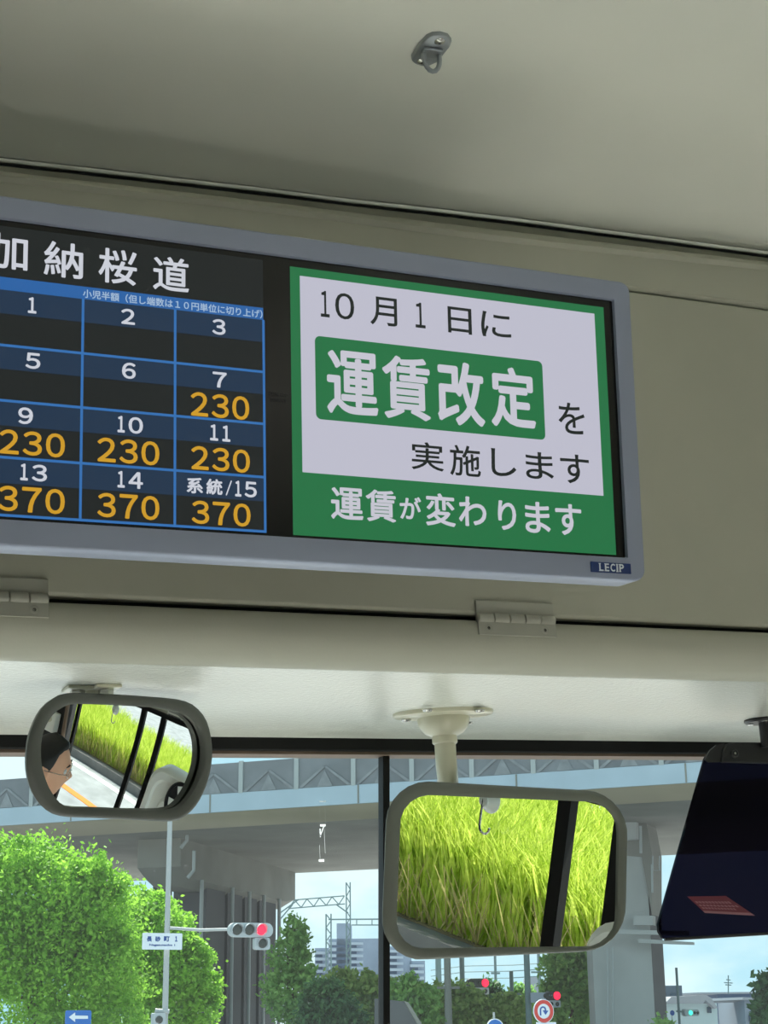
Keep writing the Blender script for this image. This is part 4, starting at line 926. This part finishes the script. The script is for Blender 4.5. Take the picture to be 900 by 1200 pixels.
# no-turn sign
dT = 44.0; gt = gpl(637, 1185, dT)
nu = thing('turn_prohibition_sign', 'round red-rimmed sign with blue bent arrow under the rectangular mirror', 'sign', gnd(at(637, 1200, dT)))
a_ = at(637, 1176, dT+.08); MB().tube([a_, gnd(a_)], .035, 10).build('pole', M['galv'], nu)
cc = gt.p(*gt.uv(637.2, 1185)); rr_ = 13/FOC*dT
pl = MB().lathe(cc - gt.n*.03, gt.n, [(0, rr_), (.03, rr_)], 40).build('plate', M['sign_white'], nu)
rg = MB().lathe(cc + gt.n*.002, gt.n, [(0, rr_*.94), (.004, rr_*.94), (.004, rr_*.62), (0, rr_*.62)], 40, False).build('red_ring', M['sign_red'], pl)
mb = MB()
pth = [(633.5, 1190)] + [(636.2 - 2.9*math.cos(t), 1183 - 2.9*math.sin(t)) for t in np.linspace(0, math.pi, 9)] + [(639.1, 1184.5)]
for i in range(len(pth)-1):
    p_, q_ = np.array(pth[i]), np.array(pth[i+1]); n_ = nrm(np.array([-(q_-p_)[1], (q_-p_)[0]]))*.9
    mb.add([gt.p(*gt.uv(*w), .005) for w in (p_-n_, q_-n_, q_+n_, p_+n_)], [(0, 1, 2, 3)])
mb.add([gt.p(*gt.uv(*w), .005) for w in ((635.8, 1184), (642.6, 1184.4), (639.2, 1189.4))], [(0, 1, 2)])
mb.build('arrow', M['sign_navy'], pl, cleanup=False)
slab(gt, 628.5, 1198, 652, 1206, .02, 'lower_plate', M['sign_white'], nu, .02)
# blue round sign
gb = gpl(580, 1203, 46.0); cb_ = gb.p(*gb.uv(580.5, 1206))
bs = thing('round_sign', 'blue round sign just entering the bottom edge left of the red-rimmed sign', 'sign', gnd(cb_))
MB().lathe(cb_ - gb.n*.03, gb.n, [(0, .26), (.03, .26)], 36).build('plate', M['sign_white'], bs); MB().lathe(cb_ + gb.n*.001, gb.n, [(0, .235), (.003, .235)], 36).build('blue_face', M['sign_blue'], bs)
MB().tube([cb_ + GUP*.42 - gb.n*.06, gnd(cb_ - gb.n*.06)], .03, 8).build('pole', M['galv'], bs)
# two far signals
for (px, py, px0, dd, lab, panel) in ((563, 1153, 541, 84., 'distant signal showing red on the grey pole nearer the mullion', None), (647, 1168, 617, 70., 'distant signal showing red with blue-grey plate beside it', (622, 1163, 640, 1175))):
    g_ = gpl(px, py, dd); t_ = thing('traffic_signal', lab, 'traffic light', gnd(at(px0, 1200, dd)))
    a_ = at(px0, 1118, dd); MB().tube([a_, gnd(a_)], .12, 10).build('mast', M['pole_g'], t_)
    MB().tube([at(px0, py-1.5, dd), at(px, py-1.5, dd)], .06, 8).build('arm', M['pole_g'], t_)
    hd = slab(g_, px-15 if panel is None else px-7, py-6.2, px+10.2, py+4.2, .2, 'signal_head', M['signal_dark'], t_, .2)
    for k_ in (-9.0, -1.6): lens(g_, px+k_+1, py-1, 2.8, M['signal_dark'], 'lens', hd)
    lens(g_, px+5.6, py-1.2, 4.6, M['red'], 'lens', hd)
    ab = slab(g_, px-12, py+4.4, px+10.2, py+12.5, .18, 'arrow_box', M['signal_body'], t_, .05)
    for k_ in (-8, -1, 6): lens(g_, px+k_, py+8.6, 2.6, M['signal_dark'], 'lens', ab)
    if panel: slab(g_, *panel, .04, 'side_plate', M['apart_l'], t_, .02)

# railway masts and wires
dC = 115.0
def lattice(mb, p, q, w, n, r=.035):
    p = np.asarray(p); q = np.asarray(q); u = nrm(np.cross(q-p, va)); a = [p + u*w, q + u*w]; b_ = [p - u*w, q - u*w]
    mb.tube(a, r*1.2, 6).tube(b_, r*1.2, 6)
    for i in range(n):
        s0, s1 = p + (q-p)*i/n, p + (q-p)*(i+1)/n
        mb.tube([s0 + u*w*(1 if i % 2 else -1), s1 - u*w*(1 if i % 2 else -1)], r, 5)
cg = thing('catenary_gantry', 'steel lattice railway gantry reaching out from the taller mast beyond the left pier', 'gantry', gnd(at(408, 1130, dC)))
m_ = MB(); lattice(m_, at(408, 1034, dC), gnd(at(408, 1034, dC)), .14, 26); m_.build('lattice_mast', M['pole_g'], cg)
m_ = MB(); lattice(m_, at(338, 1060, dC), at(404, 1054.5, dC), .26, 9); m_.tube([at(394, 1060, dC), at(408, 1070, dC)], .05, 6).tube([at(343, 1060, dC), at(326, 1080, dC)], .05, 6).tube([at(350, 1054, dC), at(328, 1070, dC)], .05, 6).build('cross_beam', M['pole_g'], cg)
cg2 = thing('catenary_gantry', 'steel railway gantry with shorter mast before the grey apartment block', 'gantry', gnd(at(385, 1130, dC+15)))
m_ = MB(); lattice(m_, at(385, 1071, dC+15), gnd(at(385, 1071, dC+15)), .2, 22, .045); m_.build('lattice_mast', M['pole_g'], cg2)
m_ = MB(); m_.tube([at(385, 1077.5, dC+15), at(470, 1077, dC+15)], .06, 6).tube([at(412, 1084, dC+15), at(470, 1084, dC+15)], .05, 6)
for x in (418, 436, 452): m_.tube([at(x, 1077, dC+15), at(x, 1084, dC+15)], .04, 5)
m_.build('cross_beam', M['pole_g'], cg2)
for x, y0, w, d_, mt, lab in ((513, 1100, .16, 100, 'pole_g', 'dark slim railway post left of the concrete pole below the rectangular mirror'), (523.5, 1098, .13, 70, 'pole_brown', 'pale concrete utility pole with small crossarm below the rectangular mirror'),
                         (580, 1118, .07, 95, 'pole_g', 'thin dark railway post right of the first distant red signal'), (599, 1138, .09, 80, 'pole_g', 'grey post topped with a pale lower half between the two distant red signals'), (631, 1118, .09, 100, 'pole_g', 'grey railway post just left of the trees by the right pier')):
    a_ = at(x, y0, d_); t_ = thing('utility_pole', lab, 'pole', gnd(a_), 'poles beyond the junction')
    MB().tube([a_, gnd(a_)], [w, w*1.25], 10).build('shaft', M[mt], t_)
    MB().box(a_ - GUP*(1.95 if x == 523.5 else 1.0), GX, GY, GUP, (.5 if x != 580 else .25, .05, .05)).build('crossarm', M[mt], t_)
for y_, lab in ((1131, 'uppermost railway wire under the rectangular mirror'), (1138, 'middle railway wire under the rectangular mirror'), (1146, 'lowest railway wire under the rectangular mirror')):
    o = MB().tube([at(505, y_+6, 118), at(545, y_+1, 112), at(600, y_, 105), at(650, y_-3, 98)], .03, 5).build('overhead_wire', M['pole_g'], None, at(575, y_, 105)); tag(o, lab, 'wire', 'railway wires')

# ------------------------------------------------------------------ trees and shrubs
def foliage(blobs, d, n, size, mt, parent, jit=1.0, thick=1.0):
    blobs = [tuple(b_) for b_ in blobs]
    for b_ in list(blobs):                 # side boughs that break the round outline
        if b_[2] > 11:
            for q in range(5):
                t = rng.uniform(0, 2*math.pi); rr = b_[2]*rng.uniform(.72, 1.02); r2 = b_[2]*rng.uniform(.2, .34)
                blobs.append((b_[0] + rr*math.cos(t), b_[1] - abs(rr*math.sin(t))*(1 if q < 4 else -1), r2, rng.uniform(-.6, .6)*b_[2]/FOC*d))
    """blobs: (px, py, radius px[, depth offset])"""
    cs, rs = [], []
    for b_ in blobs: cs.append(at(b_[0], b_[1], d + (b_[3] if len(b_) > 3 else 0))); rs.append(b_[2]/FOC*d)
    cs = np.array(cs); rs = np.array(rs); pr = rs**2/np.sum(rs**2); ncl = max(10, n//26)
    bi = rng.choice(len(cs), ncl, p=pr); dv = rng.normal(size=(ncl, 3)); dv /= np.linalg.norm(dv, axis=1)[:, None]
    cl = cs[bi] + dv*(rs[bi]*rng.uniform(.62, 1.0, ncl))[:, None]*np.array([1, thick, 1])
    cr_ = rs[bi]*.17 + size*1.2
    li = rng.integers(0, ncl, n); p = cl[li] + rng.normal(size=(n, 3))*(cr_[li]*.55*jit)[:, None]
    u = rng.normal(size=(n, 3)); u /= np.linalg.norm(u, axis=1)[:, None]; w = rng.normal(size=(n, 3)); w[:, 2] += .3; w = np.cross(u, w); w /= np.linalg.norm(w, axis=1)[:, None]
    sz = size*rng.uniform(.6, 1.25, n)[:, None]
    V4 = np.stack([p - u*sz, p + w*sz*.55, p + u*sz, p - w*sz*.55], 1).reshape(-1, 3)
    return MB().add(V4, [(4*i, 4*i+1, 4*i+2, 4*i+3) for i in range(n)]).build('foliage', mt, parent, cleanup=False, smooth=0)
def tree(nm, label, cat, blobs, d, n, size, mt, trunk=None, group=None, thick=1.0):
    bx = trunk if trunk else blobs[0][0]
    t = thing(nm, label, cat, gnd(at(bx, 1200, d)), group)
    foliage(blobs, d, n, size, mt, t, 1.0, thick)
    top = at(blobs[0][0], blobs[0][1], d); g_ = gnd(at(bx, 1200, d)); m_ = MB().tube([top, (top+g_)/2 + GX*.05, g_], [.05, .11, .16], 8)
    for b_ in blobs[1:]:
        q = at(b_[0], b_[1], d + (b_[3] if len(b_) > 3 else 0)); m_.tube([(top+g_)/2, q], [.07, .03], 6)
    m_.build('trunk', M['bark'], t); return t
tree('leafy_tree', 'large bright green tree filling the lower left corner', 'tree', [(38, 1078, 84), (0, 1046, 62), (66, 1062, 72), (105, 1092, 66), (20, 1160, 105), (95, 1150, 76)], 46, 60000, .072, M['leaf_a'], 50)
tree('leafy_tree', 'bright green tree right of the large one, behind the signal mast', 'tree', [(168, 1120, 62), (140, 1090, 55), (205, 1150, 45), (232, 1178, 30), (160, 1180, 70), (225, 1112, 16), (245, 1160, 18)], 50, 34000, .078, M['leaf_a'], 165)
tree('slim_tree', 'slim light tree just right of the left pier', 'tree', [(338, 1120, 22), (345, 1088, 13), (352, 1110, 13), (336, 1165, 28), (350, 1140, 15)], 68, 3200, .14, M['leaf_b'], 338)
tree('round_shrub', 'dark round shrub in front of the pale hedge left of the mullion', 'shrub', [(386, 1180, 26), (372, 1195, 24), (398, 1196, 24)], 60, 5000, .12, M['leaf_c'])
tree('hedge', 'pale green hedge left of the mullion below the apartment block', 'hedge', [(400, 1166, 24), (425, 1162, 22), (445, 1168, 20), (428, 1195, 26), (450, 1198, 26), (368, 1180, 20)], 72, 7000, .15, M['leaf_d'])
tree('round_shrub', 'green rounded shrub right of the mullion above the retaining wall', 'shrub', [(473, 1170, 21), (495, 1176, 20), (486, 1192, 20)], 66, 4500, .13, M['leaf_b'])
tree('hedge', 'sunny green hedge behind the concrete pole', 'hedge', [(520, 1178, 22), (545, 1180, 22), (560, 1190, 22), (530, 1200, 24), (592, 1186, 16), (604, 1194, 22)], 74, 6500, .15, M['leaf_d'])
tree('leafy_tree', 'dark tree hanging beside the first distant red signal', 'tree', [(574, 1168, 14), (582, 1180, 14), (568, 1150, 6), (578, 1195, 18)], 90, 3000, .16, M['leaf_c'])
tree('leafy_tree', 'small mid green tree between the two distant red signals', 'tree', [(612, 1172, 14), (620, 1185, 16), (606, 1196, 14)], 96, 3000, .17, M['leaf_b'])
tree('leafy_tree', 'tall mid green tree left of the right pier', 'tree', [(668, 1140, 30), (690, 1128, 26), (655, 1165, 20), (680, 1180, 34), (700, 1160, 20)], 78, 8000, .17, M['leaf_b'])
tree('spiky_tree', 'dark green tree cut by the right edge beside the houses', 'tree', [(906, 1160, 16), (900, 1185, 14), (898, 1148, 8)], 60, 1500, .16, M['leaf_c'], 903)
tree('round_shrub', 'small bush at the foot of the right pier', 'shrub', [(776, 1204, 9), (784, 1210, 9)], 60, 700, .1, M['leaf_b'])
# retaining wall
dW = 58.; w_ = thing('retaining_wall', 'dark grey sloping stone wall with pale coping right of the mullion', 'wall', gnd(at(478, 1200, dW)))
pz = [at(x, y, dW) for x, y in ((446, 1170), (474, 1174), (478, 1178), (492, 1202), (498, 1216), (446, 1216))]
MB().prism(pz, GY*.5).build('wall_face', M['conc_d'], w_)
MB().prism([at(x, y, dW-.05) for x, y in ((474, 1173), (479, 1175), (497, 1204), (503, 1216), (497, 1216), (491, 1203))], GY*.6).build('coping', M['conc'], w_)

# ------------------------------------------------------------------ far buildings
dA = 640.
def fbox(px0, py0, px1, d, m, nm, parent, deep=20.):
    return col_px(px0, px1, py0, d, m, nm, parent, deep/2)
ap = thing('apartment_block', 'distant blue-grey apartment block with stacked balconies behind the hedge', 'building', gnd(at(420, 1150, dA)))
for nm, x0, y0, x1, fl_ in (('wing', 369, 1111, 385, 5), ('stair_tower', 394.5, 1082, 411, 0), ('main_block', 385, 1100, 449, 7), ('east_wing', 446, 1109, 482, 6), ('lower_wing', 480, 1126, 498, 4)):
    bw_ = fbox(x0, y0, x1, dA, M['apart'], nm, ap)
    for i in range(fl_):
        yb = y0 + 4 + i*7.2; g_ = gpl((x0+x1)/2, yb, dA-1.2)
        if nm == 'main_block': segs = ((x0+1, 394), (412, 430), (431.5, x1-1))
        else: segs = ((x0+1, x1-1),)
        for s0, s1 in segs:
            sh_ = slab(g_, s0, yb, s1, yb+3.4, .6, 'balcony', M['apart_l'], bw_, .05); 
        a0, b1 = g_.uv(x0+1, yb+3.5); a1, b0 = g_.uv(x1-1, yb+7)
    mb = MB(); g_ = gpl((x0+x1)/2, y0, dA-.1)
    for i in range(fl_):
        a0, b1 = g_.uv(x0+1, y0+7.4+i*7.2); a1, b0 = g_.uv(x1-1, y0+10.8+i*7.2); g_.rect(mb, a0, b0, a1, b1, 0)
    if fl_: mb.build('recess_shade', M['apart_d'], bw_, cleanup=False)  # shade of the balcony recesses painted as flat dark strips
sb_ = thing('grey_building', 'small grey-brown tower between the posts left of the right trees', 'building', gnd(at(625, 1150, 300)))
col_px(621, 631, 1146, 300, M['house_grey'], 'wall', sb_, 5); col_px(619.5, 632.5, 1144.5, 299, M['roof'], 'parapet', sb_, 6)
sb2 = thing('grey_building', 'low grey house roof behind the hedge left of the first distant signal', 'building', gnd(at(556, 1150, 280)))
col_px(548, 566, 1150, 280, M['house_dark'], 'wall', sb2, 5); slab(gpl(556, 1153, 279), 551, 1153, 563, 1157, .3, 'window', M['win_dark'], sb2, .05)
dH = 95.
def house(nm, lab, x0, y0, x1, d, m, wins, roof=None, extra=None, deep=8.):
    t = thing(nm, lab, 'building', gnd(at((x0+x1)/2, 1200, d))); col_px(x0, x1, y0, d, m, 'wall', t, deep/2)
    for (a, b_, c, e_) in wins:
        wf = slab(gpl((a+c)/2, b_, d-.06), a, b_, c, e_, .05, 'window', M['win_dark'], t, .02)
    if roof: MB().prism([at(x, y, d-.3) for x, y in roof], GY*deep*.9).build('roof', M['roof'], t)
    return t
house('house', 'dark two-storey building behind the thin pole at the right pier', 772.5, 1155, 799, dH+12, M['house_dark'], [(775, 1163, 782, 1170), (786, 1164, 796, 1172)])
h_ = house('house', 'pale house with grey gabled roof and green signal before it', 781, 1176, 840, dH, M['house_white'], [(829, 1180, 834, 1187), (800, 1183, 806, 1189)], [(779, 1176), (787, 1168), (827, 1166), (833, 1169), (841, 1181), (838, 1182), (827, 1172), (824, 1176)])
house('house', 'slate blue flat-roofed building with light panels at the far right', 841, 1163.5, 882, dH+22, M['house_blue'], [(850, 1172, 856, 1180), (862, 1172, 866, 1198), (872, 1176, 879, 1184)], [(817, 1163), (883, 1162.3), (883, 1164.5), (817, 1165)])
house('house', 'dark block between the gabled house and the slate blue building', 818, 1164.5, 842, dH+34, M['house_dark'], [(834, 1168, 839, 1173)])
house('house', 'grey house with horizontal cladding beside the dark tree', 872, 1171, 905, dH+4, M['house_grey'], [(878, 1189, 886, 1197), (890, 1188, 896, 1196)], [(870, 1171.5), (871, 1168.5), (906, 1170), (906, 1173)])
gs3 = gpl(809, 1187, 70.)
gl_ = thing('traffic_signal', 'distant signal showing green before the pale gabled house', 'traffic light', gnd(at(793, 1200, 70.)))
a_ = at(792.5, 1134, 70.); MB().tube([a_, gnd(a_)], .05, 8).build('mast', M['pole_g'], gl_)
MB().tube([at(792.5, 1185, 70.), at(806, 1186, 70.)], .04, 6).build('arm', M['pole_g'], gl_)
hd = slab(gs3, 802, 1183, 820, 1190.5, .2, 'signal_head', M['signal_body'], gl_, .1)
lens(gs3, 809.3, 1186.8, 2.7, M['green_lamp'], 'lens', hd)
for x in (814, 817.5): lens(gs3, x, 1186.8, 1.7, M['signal_dark'], 'lens', hd)
gb2 = gpl(788, 1187, 69.); c_ = gb2.p(*gb2.uv(788, 1187))
bs2 = thing('round_sign', 'small dark blue round sign left of the green signal', 'sign', gnd(c_)); MB().lathe(c_, gb2.n, [(-.02, .1), (0, .1)], 24).build('plate', M['sign_navy'], bs2); MB().tube([c_ - gb2.n*.05, gnd(c_ - gb2.n*.05)], .02, 6).build('pole', M['galv'], bs2)
an_ = thing('roof_antenna', 'thin television antenna on the roof of the slate blue building', 'antenna', at(853.5, 1163.5, dH+19))
MB().tube([at(853.5, 1143, dH+19), at(853.5, 1165, dH+19)], .04, 6).build('antenna_mast', M['pole_g'], an_)
m_ = MB()
for y_, w_2 in ((1148, 2.5), (1151.5, 5), (1154, 3.5)): m_.tube([at(853.5-w_2, y_, dH+19), at(853.5+w_2, y_+.5, dH+19)], .035, 5)
m_.build('antenna_arms', M['pole_g'], an_)

for o in list(bpy.data.objects):
    if '_b' in o: del o['_b']
